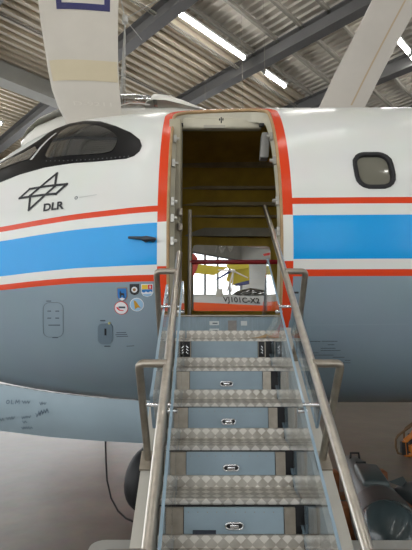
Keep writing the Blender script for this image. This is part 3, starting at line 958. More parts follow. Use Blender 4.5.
# rollers and hinge fittings on the jamb
for side, vlist in ((-1, (134, 159, 199, 216, 240)), (1, (131, 156, 198, 230))):
    for v in vlist:
        u = 174 if side < 0 else 277
        x, s = hit(u, v)
        p = S(DCX + side * (DHX - .03), s / R0, -.045)
        bm = bmesh.new(); bm_tube(bm, [p, p + Vector((-side * .035, 0, 0))], .014, 8); bm_box(bm, p + Vector((-.012, -.012, -.03)), p + Vector((.012, .012, .03)))
        from_bm('door_roller', bm, mat('roller_alloy', srgb(186, 184, 176), .35, .6), plane, smooth=True, sharp=40)
for v in (212, 227):
    p = at(180, v, 3.31)
    box('hinge_plate', p + Vector((-.02, -.012, -.03)), p + Vector((.02, .012, .03)), M_steel_dull, plane, bevel=.004)
for u in (180, 262):
    x, s = hit(u, 117.5)
    p = S(x, s / R0, -.06); 
    box('corner_catch', p + Vector((-.02, -.01, -.012)), p + Vector((.02, .02, .012)), M_dark, plane, bevel=.003)
x, s = hit(221, 117); p = S(x, s / R0, -.03)
bm = bmesh.new(); bm_tube(bm, [p + Vector((0, -.02, .02)), p + Vector((0, -.02, -.03))], .005, 6)
for dx in (-.014, .014): bm_tube(bm, [p + Vector((dx, -.03, 0)), p + Vector((dx, -.01, 0))], .006, 6)
from_bm('header_pin', bm, M_dark, plane)
# far door opening: clear panel, pale edge
far_p = plate('far_door_pane', [grown(con[2], far_sdf, -.01)], -.05, M_plexi, plane, grid=.2, skirt=False); far_p['label'] = 'clear panel closing the far door'
# the sill panel just above the top step, with small plates
sill = box('sill_panel', (-.27, 3.20, EYE - .075), (.52, 3.22, ZF), M_panelblue, plane)
box('sill_lip', (-.27, 3.185, ZF - .002), (.52, 3.32, ZF + .012), M_steel_dull, plane, bevel=.004)
def small_plate(name, u0, v0, u1, v1, m, parent, Y=3.198):
    a, b = at(u0, v1, Y), at(u1, v0, Y)
    return box(name, (a.x, Y - .004, a.z), (b.x, Y + .004, b.z), m, parent)
M_lbl = mat('label_pale', srgb(186, 190, 188), .4)
for v in (321.2, 328.6):
    f = small_plate('flap_plate', 209.5, v, 219, v + 4.0, M_lbl, sill)
    small_plate('flap_slot', 212.5, v + 1.5, 217.5, v + 2.6, M_softink, sill, 3.193)
small_plate('plaque', 228, 320.5, 236.5, 331, mat('plaque_brown', srgb(122, 116, 110), .4, vary=.15, vscale=40), sill)
small_plate('paper_label', 241, 321, 247, 325.5, M_lbl, sill)
settle(plane, (0, YC, EYE - .68))

# ---- nose gear under the aircraft
gear = empty('nose_gear')
tyre_c = Vector((-.50, 4.15, .30))
def torus_rings(c, axis, R1, r, n=28, m=10):
    axis = axis.normalized(); a = axis.orthogonal().normalized(); b = axis.cross(a)
    bm = bmesh.new(); rings = []
    for i in range(n):
        t = 2 * math.pi * i / n; d = a * math.cos(t) + b * math.sin(t)
        rings.append([bm.verts.new(c + d * (R1 + r * math.cos(2 * math.pi * j / m)) + axis * (r * 1.15) * math.sin(2 * math.pi * j / m)) for j in range(m)])
    for i in range(n):
        for j in range(m):
            bm.faces.new((rings[i][j], rings[i][(j + 1) % m], rings[(i + 1) % n][(j + 1) % m], rings[(i + 1) % n][j]))
    return bm
for sx in (0,):
    ax = Vector((1, -.75, 0)).normalized()
    c = tyre_c
    from_bm('tyre', torus_rings(c, ax, .205, .093), M_dark, gear, smooth=True)
    bm = bmesh.new(); bm_tube(bm, [c - ax * .07, c + ax * .07], .135, 20); bm_tube(bm, [c - ax * .09, c + ax * .09], .05, 12)
    from_bm('wheel_hub', bm, mat('hub_dark_blue', srgb(40, 48, 62), .4, .4), gear, smooth=True, sharp=40)
    c2 = c + ax * -.0 + Vector((.34, .02, 0))
    from_bm('tyre', torus_rings(c2, ax, .205, .093), M_dark, gear, smooth=True)
    bm = bmesh.new(); bm_tube(bm, [c2 - ax * .07, c2 + ax * .07], .135, 20)
    from_bm('wheel_hub', bm, MATS['hub_dark_blue'], gear, smooth=True, sharp=40)
bm = bmesh.new(); bm_tube(bm, [tyre_c, tyre_c + Vector((.34, .02, 0))], .035, 12)
bm_tube(bm, [tyre_c + Vector((.17, 0, 0)), tyre_c + Vector((.17, .06, .78))], .05, 14)
from_bm('gear_strut', bm, M_steel_dull, gear, smooth=True, sharp=40)
gear['label'] = 'black nose wheels on a strut, behind the left stringer'
settle(gear, (tyre_c.x, tyre_c.y, 0))
gear.parent = plane; gear.matrix_parent_inverse = Matrix.Translation(-plane.location)

# nose gear door hanging under the belly
gd = empty('gear_door')
top_px = [(-60, 371), (-30, 380), (0, 387), (50, 395.5), (100, 401), (142, 403.5), (162, 404.3)]
bot_px = [(-60, 417), (-30, 425), (0, 430.8), (50, 437), (100, 441), (142, 443.2), (162, 444)]
Yd = [4.12, 4.10, 4.08, 4.05, 4.02, 4.0, 4.0]
rings = []
for (a, b, y) in zip(top_px, bot_px, Yd):
    A, Bp = at(a[0], a[1] - 2.5, y), at(b[0], b[1], y + .12)
    ring = []
    for side in (0, 1):
        for k in range(7):
            t = k / 6 if side == 0 else 1 - k / 6
            p = A.lerp(Bp, t); p.y -= .05 * math.sin(math.pi * t) ; p.y += .03 * side
            ring.append(p)
    rings.append(ring)
M_gd = mat('gear_door_pale_blue', srgb(158, 177, 187), .32, vary=.06, vscale=3)
gp = loft('door_panel', rings, M_gd, gd, sharp=35)
e1 = []
for (a, y) in zip(top_px, Yd): e1.append(at(a[0], a[1] - 2.0, y) + Vector((0, .012, .006)))
tube('worn_edge', e1, .006, mat('chipped_white', srgb(150, 154, 154), .6, vary=.6, vscale=16), gd, seg=8)
def gd_place(u, v, o):
    # a point on the outer face of the door panel
    i = 0
    while i < len(top_px) - 2 and u > top_px[i + 1][0]: i += 1
    t = (u - top_px[i][0]) / (top_px[i + 1][0] - top_px[i][0])
    vt = top_px[i][1] * (1 - t) + top_px[i + 1][1] * t; vb = bot_px[i][1] * (1 - t) + bot_px[i + 1][1] * t
    y = Yd[i] * (1 - t) + Yd[i + 1] * t; k = (v - vt) / (vb - vt)
    return at(u, vt, y).lerp(at(u, vb, y + .12), k) + Vector((0, -.05 * math.sin(math.pi * k) - .004 - o, 0))
random.seed(11)
def scrawl(u, v, n, h, slant, step):
    pts = []
    for i in range(n):
        pts.append((u + i * step + random.uniform(-.3, .3), v + slant * i * step + (h / 2 if i % 2 else -h / 2) * random.uniform(.5, 1)))
    return pts
sl = [[(10 + 1.5 * math.cos(a * .7), 401 + 1.6 * math.sin(a * .7)) for a in range(10)], [(13.6, 399.2), (13.6, 402.8), (15.6, 402.8)],
      [(17.6, 402.8), (18, 399.2), (19.4, 401.6), (20.8, 399.2), (21.2, 402.8)], scrawl(24, 401.2, 7, 3, .05, 1.3), scrawl(41, 402.5, 7, 3, .06, 1.1),
      scrawl(0, 419, 6, 3, -.1, 1.2), scrawl(9, 417.5, 7, 4, -.1, 1.3), scrawl(24, 416.5, 9, 3, -.12, 1.1), scrawl(25, 421, 4, 3, -.1, 1.3), scrawl(38, 414, 10, 4.5, -.35, 1.4), scrawl(23, 427.5, 10, 3, -.05, 1.2), scrawl(41, 411.5, 8, 3.5, -.3, 1.3)]
ss = strokes('signature_scrawl', sl, .55, .002, mat('pencil_grey', srgb(96, 112, 126), .6), gd, place=gd_place); ss['label'] = 'pencilled signatures'
gd['label'] = 'pale blue gear door with pencilled signatures'
settle(gd, at(70, 441, 4.1))
gd.parent = plane; gd.matrix_parent_inverse = Matrix.Translation(-plane.location)
# black cable from the door to the floor
cp = [at(105.5, 441, 4.16), at(106, 462, 4.14), at(107, 480, 4.1), at(111, 498, 4.05), at(118, 511, 4.0), at(126, 518.5, 3.98), at(134, 523.5, 3.94)]
fx = [(p.x, p.y, max(.012, p.z)) for p in cp]
cb = tube('power_cable', fx, .008, M_dark, None, seg=8); tag(cb, 'thin black cable drooping from the gear door to the floor', 'cable')

# ------------------------------------------------------------------ boarding stairs
st = empty('boarding_stairs')
tag(st, 'steel boarding stairs with chequer-plate treads and glass sides up to the aircraft door', 'stairs')
TH = math.atan2(.1815, .225)
O = Vector((0, 3.032, EYE - .0617))
A_ = Vector((0, -math.cos(TH), -math.sin(TH)))      # down the slope
N_ = Vector((0, -math.sin(TH), math.cos(TH)))       # square to the slope
def SL(x, a, n): return O + A_ * a + N_ * n + Vector((x, 0, 0))
XC = 0.1425
NT = 9
def tread_mesh():
    """profile: upstand, top, front lip - folded chequer plate, with notches where the glass stands"""
    bm = bmesh.new(); uvl = bm.loops.layers.uv.new('uv')
    prof = [(.150, .058), (.150, .004), (.004, .004), (.0, .0), (.0, -.062), (.012, -.062), (.012, -.012), (.162, -.012), (.162, .058)]
    dist = [0]
    for a, b in zip(prof[:-1], prof[1:]): dist.append(dist[-1] + math.hypot(b[0] - a[0], b[1] - a[1]))
    for xa, xb, ys in ((-.218, -.152, 0), (-.142, .438, 0), (.448, .508, 0)):
        A = [bm.verts.new((xa, p[0], p[1])) for p in prof]; B = [bm.verts.new((xb, p[0], p[1])) for p in prof]
        n = len(prof)
        for i in range(n):
            j = (i + 1) % n
            f = bm.faces.new((A[i], B[i], B[j], A[j]))
            d0, d1 = dist[i], dist[j] if j else dist[i] + .012
            for lp, (uu, vv) in zip(f.loops, ((xa, d0), (xb, d0), (xb, d1), (xa, d1))): lp[uvl].uv = (uu, vv + .013)
        bm.faces.new(A[::-1]); bm.faces.new(B)
    bmesh.ops.recalc_face_normals(bm, faces=bm.faces[:])
    me = bpy.data.meshes.new('tread'); bm.to_mesh(me); bm.free(); me.materials.append(M_plate)
    return me
tm = tread_mesh()
rp_me = None
for k in range(NT):
    p = O + Vector((0, -.225 * k, -.1815 * k))
    t = bpy.data.objects.new('tread', tm); COL.objects.link(t); t.parent = st; t.location = p
    if k == 0: t['label'] = 'chequer-plate tread'
    # riser behind the tread (closes the gap up to the tread above)
    if k >= 1:
        y = p.y + .166
        z0, z1 = p.z - .012, p.z + .1815 - .014
        rp = box('riser_panel', (-.100, y, z0), (.352, y + .012, z1), M_riser, st)
        box('riser_gap_shade', (-.215, y + .03, z0), (.505, y + .036, z1), M_dark, st)  # added black sheet, stands in for the shade in the riser gaps
        for xa, xb in ((-.152, -.103), (.355, .405)):
            box('riser_strip', (xa, y - .004, z0), (xb, y + .012, z1), M_steel_dull, st)
        box('riser_strip', (.452, y + .012, z0), (.505, y + .024, z1), M_riser, st); box('riser_strip', (-.215, y + .012, z0), (-.155, y + .024, z1), M_steel_dull, st)
        if k >= 2:
            # recessed oval latch
            zc = z0 + .105
            bm = bmesh.new()
            loop = [Vector((.128 + (.028 if abs(a) < 90.1 else -.028) + .012 * math.cos(R(a)), y - .006, zc + .012 * math.sin(R(a)))) for a in list(range(-90, 91, 30)) + list(range(91, 271, 30))]
            lp = [Vector((.128 + sx * .026 + .013 * math.cos(R(a)), y - .006, zc + .013 * math.sin(R(a)))) for sx, a in [(1, a) for a in range(-90, 91, 30)] + [(-1, a) for a in range(90, 271, 30)]]
            f = bm.faces.new([bm.verts.new(q) for q in lp]); r = bmesh.ops.extrude_face_region(bm, geom=[f])
            bmesh.ops.translate(bm, verts=[v for v in r['geom'] if isinstance(v, bmesh.types.BMVert)], vec=(0, .008, 0))
            from_bm('latch_plate', bm, M_ink, rp)
            ring_tube('latch_ring', lp[:7] + lp[7:], .0045, M_chrome, rp, 6)
            box('latch_handle', (.108, y - .014, zc - .007), (.148, y - .004, zc + .007), M_chrome, rp, bevel=.003)
            if k in (3, 4, 5):
                bm = bmesh.new()
                for xr in np.arange(-.08, .35, .043): bm_tube(bm, [(xr, y - .002, z1 - .018), (xr, y + .004, z1 - .018)], .0025, 6)
                from_bm('rivet_row', bm, M_steel_dull, rp)['kind'] = 'stuff'
        else:
            for xx in (-.128, .378):
                bm = bmesh.new()
                bm_box(bm, (xx - .02, y - .02, z0 + .075), (xx + .02, y - .006, z1 - .002))
                o_ = from_bm('hinge_bracket', bm, M_dark, st)
                bm = bmesh.new()
                for q in range(3): bm_tube(bm, [(xx - .006, y - .026, z1 - .03 - q * .02), (xx + .008, y - .026, z1 - .043 - q * .02)], .004, 6)
                from_bm('hinge_chain', bm, M_chrome, o_)['kind'] = 'stuff'
        if k == 5:
            box('riser_label', (-.06, y - .006, z0 + .055), (.045, y, z0 + .085), mat('label_dark', srgb(40, 46, 58), .5), rp)
            box('riser_label', (-.06, y - .007, z0 + .050), (.045, y - .001, z0 + .0555), mat('label_maroon', srgb(110, 40, 40), .5), rp)
AEND = 8.2 * .289
def prism(name, x0, x1, a0, a1, n0, n1, m, parent, end_mat=None):
    vs = [SL(x, a, n) for x in (x0, x1) for a, n in ((a0, n0), (a1, n0), (a1, n1), (a0, n1))]
    fs = [(3, 2, 1, 0), (4, 5, 6, 7), (0, 1, 5, 4), (1, 2, 6, 5), (2, 3, 7, 6), (3, 0, 4, 7)]
    o = link_mesh(name, vs, fs, m, parent)
    if end_mat is not None:
        for i, p in enumerate(o.data.polygons): p.material_index = 0 if i < 2 else 1
    return o
for x0, x1 in ((-.312, -.222), (.512, .602)):
    s_ = prism('stringer', x0, x1, -.02, AEND, -.16, .085, mat('stringer_light_grey', srgb(182, 178, 168), .45, .2, vary=.06, vscale=4), st)
gl_l = prism('glass_panel', XC - .297, XC - .285, .02, AEND - .1, -.06, .49, [M_glass, M_glass_edge], st, 1); gl_l['label'] = 'left clear glass side panel'
gl_r = prism('glass_panel', XC + .293, XC + .305, -.36, AEND - .1, -.06, .44, [M_glass, M_glass_edge], st, 1); gl_r['label'] = 'right clear glass side panel'
prism('glass_panel', XC - .402, XC - .387, -.02, .93, .22, .44, [M_glass, M_glass_edge], st, 1)['label'] = 'narrow outer glass strip on the left'
prism('glass_panel', XC + .392, XC + .404, .2, .93, .22, .40, [M_glass, M_glass_edge], st, 1)['label'] = 'narrow outer glass strip on the right'
RN = .682
hl = tube('handrail', [SL(XC - .305, 0.0, RN), SL(XC - .305, AEND + .1, RN)], .0178, M_steel, st, seg=18); hl['label'] = 'left round steel handrail'
hr = tube('handrail', [SL(XC + .305, -.73, RN), SL(XC + .305, AEND + .1, RN)], .0178, M_steel, st, seg=18); hr['label'] = 'right round steel handrail reaching into the doorway'
# base of the rail slot: a slim dark seam along the tube, seen as a second line
for sx in (-1, 1):
    for a in (.225, .975, 1.725):
        px_ = XC + sx * .425; rx_ = XC + sx * .305
        po = empty('rail_post'); po.parent = st
        pts = bend(SL(px_, a + .03, .085), SL(px_, a, RN + .005), SL(rx_, a, RN + .005), .026)
        tube('post_tube', pts, .0175, M_steel_dull, po, seg=14)
        tube('glass_arm', [SL(px_, a + .012, .45), SL(XC + sx * (.29), a + .012, .45)], .0085, M_chrome, po, seg=8)
        tube('glass_clamp', [SL(XC + sx * .315, a + .012, .41), SL(XC + sx * .272, a + .012, .41)], .011, M_chrome, po, seg=10)
        prism('post_foot', px_ - .035, px_ + .035, a - .01, a + .09, .085, .097, M_steel_dull, po)
# side strips on the fuselage end, support frame down to the floor
for x in (-.262, .557):
    p = SL(x, .45, -.16)
    tube('support_leg', [p, (p.x, p.y, 0.02)], .03, M_steel_dull, st, seg=10)
settle(st, (XC, 1.6, 0))
# side bases in pale grey beside the stair foot
M_base = mat('base_pale_grey', srgb(176, 174, 166), .5, vary=.05, vscale=4)
def rounded_slab(name, x0, x1, y0, y1, z0, z1, r, m):
    pts = []
    for cx, cy, a0 in ((x1 - r, y1 - r, 0), (x0 + r, y1 - r, 90), (x0 + r, y0 + r, 180), (x1 - r, y0 + r, 270)):
        for k in range(6):
            a = R(a0 + 90 * k / 5); pts.append((cx + r * math.cos(a), cy + r * math.sin(a)))
    c = Vector(((x0 + x1) / 2, (y0 + y1) / 2, z0)); n = len(pts)
    vs = [(p[0] - c.x, p[1] - c.y, 0) for p in pts] + [(p[0] - c.x, p[1] - c.y, z1 - z0 - .015) for p in pts] + [((p[0] - c.x) * .985, (p[1] - c.y) * .985, z1 - z0) for p in pts]
    fs = [tuple(range(n))[::-1], tuple(range(2 * n, 3 * n))] + [(i, (i + 1) % n, n + (i + 1) % n, n + i) for i in range(n)] + [(n + i, n + (i + 1) % n, 2 * n + (i + 1) % n, 2 * n + i) for i in range(n)]
    return link_mesh(name, vs, fs, m, loc=c)
zL = at(100, 539, 2.45).z
o = rounded_slab('base_block', at(91, 545, 2.4).x, -.345, 1.2, 2.45, 0, zL, .07, M_base); tag(o, 'pale grey rounded base block left of the stair foot', 'base block')
zR_ = at(390, 539.5, 2.35).z
o = rounded_slab('base_block', .64, 1.9, 1.2, 2.35, 0, zR_, .07, M_base); tag(o, 'pale grey rounded base block right of the stair foot, below the dark nose cone', 'base block')

# ------------------------------------------------------------------ red barrier bar and post inside the doorway
rb = empty('barrier_bar')
Yb = 4.0
bm = bmesh.new(); a, c = at(190, 262, Yb), at(279, 262, Yb)
bm_tube(bm, [a, c], .022, 10)
from_bm('red_bar', bm, mat('dark_red_paint', srgb(150, 26, 34), .4), rb, smooth=True, sharp=40)
pt = at(190, 210, Yb); pz = pt.z
box('bar_post', (pt.x - .018, Yb - .02, ZF), (pt.x + .018, Yb + .02, pz), M_steel_dull, rb, bevel=.004)
box('bar_post', (c.x - .012, Yb - .02, ZF), (c.x + .024, Yb + .02, at(279, 240, Yb).z), M_steel_dull, rb, bevel=.004)
tag(rb, 'dark red barrier bar on grey posts across the aircraft aisle', 'barrier'); settle(rb, (a.x, Yb, ZF))

# ------------------------------------------------------------------ hanging wings
def airfoil(c, t, n=14):
    pts = []
    for i in range(n + 1):
        x = 0.5 * (1 - math.cos(math.pi * i / n)); y = 5 * t * (.2969 * math.sqrt(x) - .126 * x - .3516 * x * x + .2843 * x ** 3 - .1015 * x ** 4)
        pts.append((x * c, y * c))
    low = [(x, -y * .6) for x, y in pts[-2:0:-1]]
    return pts + low
def wing(name, stations, material, parent, thick=.13):
    """stations: (leading-edge point, trailing-edge point) pairs; section stands square to the span"""
    rings = []
    for le, te in stations:
        c = (te - le); L = c.length; ex = c.normalized()
        ey = Vector((0, -1, 0)); ey = (ey - ex * ey.dot(ex)).normalized()
        rings.append([le + ex * x + ey * y for x, y in airfoil(L, thick)])
    return loft(name, rings, material, parent, sharp=60)
def wing_band(name, stations, i0, t0, t1, lift, material, parent, wu0=0.0, wu1=1.0):
    """patch on the near face between two span fractions"""
    def pos(sp, ch):
        k = min(int(sp), len(stations) - 2); f = sp - k
        le = stations[k][0].lerp(stations[k + 1][0], f); te = stations[k][1].lerp(stations[k + 1][1], f)
        c = te - le; L = c.length; ex = c.normalized(); ey = Vector((0, -1, 0)); ey = (ey - ex * ey.dot(ex)).normalized()
        x = ch; y = 5 * .13 * (.2969 * math.sqrt(max(x, 0)) - .126 * x - .3516 * x * x + .2843 * x ** 3 - .1015 * x ** 4)
        return le + ex * x * L + ey * (y * L + lift)
    return pos
Yw = 6.6
wl = empty('hanging_wing')
stL = [(at(68, 128, Yw), at(122.5, 128, Yw)), (at(64, 119, Yw), at(122, 119, Yw)), (at(58, 107, Yw), at(121, 107, Yw)), (at(52, 90, Yw), at(119.5, 90, Yw)), (at(48, 70, Yw - .05), at(118.5, 70, Yw - .05)), (at(45, 50, Yw - .08), at(118, 50, Yw - .08)), (at(41, 25, Yw - .1), at(118, 25, Yw - .1)), (at(38, 0, Yw - .1), at(118.5, 0, Yw - .1)), (at(34, -40, Yw - .1), at(119, -40, Yw - .1)), (at(32, -62, Yw - .1), at(120, -62, Yw - .1))]
wing('wing_panel', stL, M_cream, wl)
posL = wing_band('', stL, 0, 0, 1, .006, None, None)
def patch(name, pos, s0, s1, c0, c1, material, parent, ns=6, nc=10):
    vs = [pos(s0 + (s1 - s0) * i / ns, c0 + (c1 - c0) * j / nc) for i in range(ns + 1) for j in range(nc + 1)]
    fs = [(i * (nc + 1) + j, i * (nc + 1) + j + 1, (i + 1) * (nc + 1) + j + 1, (i + 1) * (nc + 1) + j) for i in range(ns) for j in range(nc)]
    return link_mesh(name, vs, fs, material, parent, smooth=True)
def span_of(v):     # span coordinate on the left wing for a picture row
    rows = [128, 119, 107, 90, 70, 50, 25, 0, -40, -62]
    for i in range(len(rows) - 1):
        if rows[i] >= v >= rows[i + 1]: return i + (rows[i] - v) / (rows[i] - rows[i + 1])
    return 0
patch('faded_band', posL, span_of(83), span_of(62.5), .05, .985, M_creamband, wl)
sq = empty('navy_emblem'); sq.parent = wl; sq['label'] = 'navy blue hollow square emblem on the wing'
s0, s1, s2, s3 = span_of(13), span_of(6.5), span_of(-26), span_of(-32)
for a, b, c, d in ((s0, s1, .24, .90), (s2, s3, .24, .90), (s1, s2, .24, .31), (s1, s2, .83, .90)):
    patch('emblem_side', posL, a, b, c, d, M_navy, sq)
text_mesh('faded_lettering', 'D-9211', .26, lambda a, b: posL(span_of(106) + b * 1.3, .58 + a * .8), mat('faded_letter', srgb(196, 191, 180), .5), wl)
bm = bmesh.new()
for p in (stL[-1][0].lerp(stL[-1][1], .3), stL[-1][0].lerp(stL[-1][1], .7)):
    bm_tube(bm, [p + Vector((0, 0, -.05)), (p.x, p.y, ZR - .05)], .008, 6)
pieces('suspension_wire', bm, M_steel_dull, wl)
tag(wl, 'broad cream glider wing hanging upright above the cockpit, with navy emblem', 'wing'); settle(wl, at(95, 128, Yw))
wr = empty('hanging_wing')
Yr = 6.9
stR = [(at(312, 120, Yr), at(358, 120, Yr)), (at(320, 105, Yr), at(366, 105, Yr)), (at(334, 75, Yr), at(381, 75, Yr)), (at(353, 38, Yr), at(400, 38, Yr)), (at(372, 0, Yr), at(421, 0, Yr)), (at(392, -40, Yr), at(443, -40, Yr)), (at(402, -60, Yr), at(455, -60, Yr))]
wing('wing_panel', stR, mat('wing_grey_white', srgb(182, 176, 167), .4, vary=.04, vscale=2), wr)
posR = wing_band('', stR, 0, 0, 1, .006, None, None)
patch('yellowed_seam', posR, .9, 5.5, .66, .70, M_goldline, wr, ns=10, nc=1)
bm = bmesh.new()
for p in (stR[-1][0].lerp(stR[-1][1], .3), stR[-1][0].lerp(stR[-1][1], .7)):
    bm_tube(bm, [p + Vector((0, 0, -.05)), (p.x, p.y, ZR - .05)], .008, 6)
pieces('suspension_wire', bm, M_steel_dull, wr)
tag(wr, 'slanting pale glider wing with a yellowed seam, above the cabin window', 'wing'); settle(wr, at(335, 120, Yr))

# ------------------------------------------------------------------ glider hanging behind the airliner roof
gl = empty('hanging_glider')
Yg = 7.6
axis_pts = [(22, 142, .05), (30, 134.5, .2), (40, 127, .32), (62, 118.5, .42), (90, 113, .45), (118, 109.5, .44), (150, 109.5, .40), (175, 109, .34), (200, 111.5, .26), (230, 115, .19), (262, 119, .14)]
rings = []
for u, v, r in axis_pts:
    c = at(u, v, Yg); c.z -= r
    rings.append([c + Vector((0, -.84 * r * math.cos(t), r * math.sin(t))) for t in [2 * math.pi * k / 20 for k in range(20)]])
loft('fuselage', rings, M_white, gl, sharp=60)
# canopy: clear bubble with frame and the white fairing behind
def bubble(name, uv0, stations, m, parent, smooth=True):
    rr = []
    for u, vb, h, w in stations:
        c = at(u, vb, Yg)
        rr.append([c + Vector((0, -w * math.cos(t), h * math.sin(t))) for t in [math.pi * k / 12 for k in range(13)]])
    return loft(name, rr, m, parent, closed=False, cap=False)
bubble('canopy', 0, [(108, 109, .03, .1), (114, 109, .16, .3), (124, 109, .23, .36), (138, 109, .23, .36), (150, 109, .20, .34), (157, 109, .16, .3)], pane_mat('canopy_grey', (.5, .51, .52, 1), .3, .1), gl)
bubble('canopy_fairing', 0, [(146, 110, .03, .22), (150, 109.5, .15, .30), (156, 109, .24, .34), (168, 109.5, .22, .33), (184, 111.5, .17, .26), (200, 114, .09, .2), (212, 116, .02, .15)], M_white, gl)
tube('canopy_frame', [at(118, 106, Yg - .3), at(130, 103, Yg - .3), at(142, 103.5, Yg - .28), at(150, 105, Yg - .25)], .012, M_white, gl, seg=6)
bubble('nose_cover', 0, [(24, 141, .02, .1), (31, 134.5, .05, .2), (45, 126.5, .09, .3), (62, 120, .08, .34), (75, 117, .02, .3)], mat('cover_pale', srgb(214, 212, 202), .3, coat=.3), gl)
node = at(125, 19, Yg - .1)
bm = bmesh.new()
for q in (at(119.5, 106, Yg), at(122.5, 104, Yg), at(125, 105, Yg - .1), at(121, 106, Yg + .2)): bm_tube(bm, [node, q], .009, 6)
bm_tube(bm, [node, at(158, 0, Yg - .3), (at(158, 0, Yg - .3) + (at(158, 0, Yg - .3) - node) * 1.4)], .009, 6)
topn = node + Vector((-.2, .1, 0)); 
bm_tube(bm, [node, (node.x - .55, node.y + .2, ZR - .1)], .009, 6)
bm_tube(bm, [node, at(142, 40, Yg + .6)], .006, 6)
pieces('suspension_wire', bm, mat('wire_pale', srgb(190, 190, 186), .4, .4), gl)
box('wire_shackle', node + Vector((-.05, -.04, -.09)), node + Vector((.05, .04, .07)), MATS['wire_pale'], gl, bevel=.02)
tag(gl, 'white glider with grey canopy hung on wires behind the airliner roof', 'glider'); settle(gl, at(120, 125, Yg))

# ------------------------------------------------------------------ what shows through the far doorway
vj = empty('test_aircraft')
Yv = 9.6
rings = []
zt, zm = at(225, 292, Yv).z, at(225, 302.5, Yv).z
for x, k in ((-3.6, .25), (-3.2, .55), (-2.4, .85), (-1.4, .97), (-.2, 1), (1.2, 1), (2.4, 1), (3.4, .9)):
    cz = zt - .62
    rings.append([Vector((x, Yv + .62 - .66 * k * math.cos(t), cz + .62 * k * math.sin(t))) for t in [2 * math.pi * i / 28 for i in range(28)]])
def two_tone(name, c_hi, c_lo, z, wav, rough=.3):
    m = bpy.data.materials.new(name); m.use_nodes = True
    nt = m.node_tree; b = nt.nodes['Principled BSDF']; N = nt.nodes.new; L = nt.links.new
    g = N('ShaderNodeNewGeometry'); sp = N('ShaderNodeSeparateXYZ'); L(g.outputs['Position'], sp.inputs[0])
    sn = N('ShaderNodeMath'); sn.operation = 'MULTIPLY_ADD'; sn.inputs[1].default_value = wav; sn.inputs[2].default_value = 0.0
    L(sp.outputs['X'], sn.inputs[0])
    ad = N('ShaderNodeMath'); ad.operation = 'ADD'; L(sp.outputs['Z'], ad.inputs[0]); L(sn.outputs[0], ad.inputs[1])
    gt = N('ShaderNodeMath'); gt.operation = 'GREATER_THAN'; L(ad.outputs[0], gt.inputs[0]); gt.inputs[1].default_value = z
    mx = N('ShaderNodeMix'); mx.data_type = 'RGBA'; L(gt.outputs[0], mx.inputs['Factor']); mx.inputs['A'].default_value = c_lo; mx.inputs['B'].default_value = c_hi
    L(mx.outputs['Result'], b.inputs['Base Color']); b.inputs['Roughness'].default_value = rough
    return m
loft('fuselage', rings, two_tone('silver_over_orange', srgb(196, 198, 198), srgb(236, 92, 38), zm, .05), vj, sharp=60)
tp = at(242, 299.8, Yv)
tv = text_mesh('side_lettering', 'VJ101C-X2', .18, lambda a, b: Vector((tp.x + a, Yv + .62 - .66 * math.cos(math.asin(max(-1, min(1, (tp.z + b - a * .05 - (zt - .62)) / .62)))) - .02, tp.z + b - a * .05)), M_ink, vj, bold=.004, sx=1.0)
tv['label'] = 'black lettering VJ 101C-X2'
cn = at(252, 292, Yv + .5)
rr = []
for dx, h, w in ((-.5, .02, .1), (-.35, .13, .24), (-.05, .20, .30), (.25, .16, .27), (.5, .03, .1)):
    rr.append([Vector((cn.x + dx, Yv + .62 - w * math.cos(t), zt - .05 + h * math.sin(t))) for t in [math.pi * k / 10 for k in range(11)]])
loft('canopy', rr, M_cglass, vj, closed=False, cap=False)
fin = at(220, 296, Yv + .3)
rr = [[Vector((fin.x - .12, Yv + .3, zt - .2)), Vector((fin.x + .08, Yv + .3, zt - .2)), Vector((fin.x + .08, Yv + .36, zt - .2)), Vector((fin.x - .12, Yv + .36, zt - .2))], [Vector((fin.x - .08, Yv + .3, zt + .1)), Vector((fin.x + .06, Yv + .3, zt + .1)), Vector((fin.x + .06, Yv + .36, zt + .1)), Vector((fin.x - .08, Yv + .36, zt + .1))]]
loft('side_fin', rr, mat('fin_pale', srgb(206, 204, 194), .4), vj, smooth=False)
for x in (-2.2, 1.8):
    tube('stand_leg', [(x, Yv + .62, zt - 1.2), (x, Yv + .62, .02)], .05, M_beam, vj)
tag(vj, 'silver and orange test aircraft with VJ 101C-X2 lettering beyond the far door', 'aircraft'); settle(vj, (0, Yv + .62, 0))

yg = empty('yellow_glider')
Yy = 12.5
M_yel = mat('yellow_fabric', srgb(206, 190, 62), .5, vary=.06, vscale=3); M_bst = mat('slate_blue_stripe', srgb(72, 84, 132), .5)
def slab_px(name, pts, Y, th, m, parent):
    bm = bmesh.new(); f = bm.faces.new([bm.verts.new(at(u, v, Y)) for u, v in pts])
    r = bmesh.ops.extrude_face_region(bm, geom=[f]); bmesh.ops.translate(bm, verts=[q for q in r['geom'] if isinstance(q, bmesh.types.BMVert)], vec=(0, th, 0))
    return from_bm(name, bm, m, parent)
slab_px('fabric_panel', [(150, 268), (197, 264), (214, 266), (228, 267), (214, 275), (196, 273), (150, 276)], Yy, .09, M_yel, yg)
slab_px('fabric_panel', [(233, 269), (249, 263.5), (249.5, 284), (236, 286), (226, 280), (229, 272)], Yy, .09, M_yel, yg)
slab_px('fabric_panel', [(226, 264.5), (249, 263.3), (249, 268), (236, 270), (228, 268)], Yy - .1, .05, M_yel, yg)
slab_px('blue_stripe', [(214.5, 280), (231, 269.5), (235, 270), (220, 278.5)], Yy - .12, .04, M_bst, yg)
slab_px('blue_stripe', [(234, 284), (249.3, 280.2), (249.3, 283.8), (238, 286)], Yy - .13, .04, M_bst, yg)
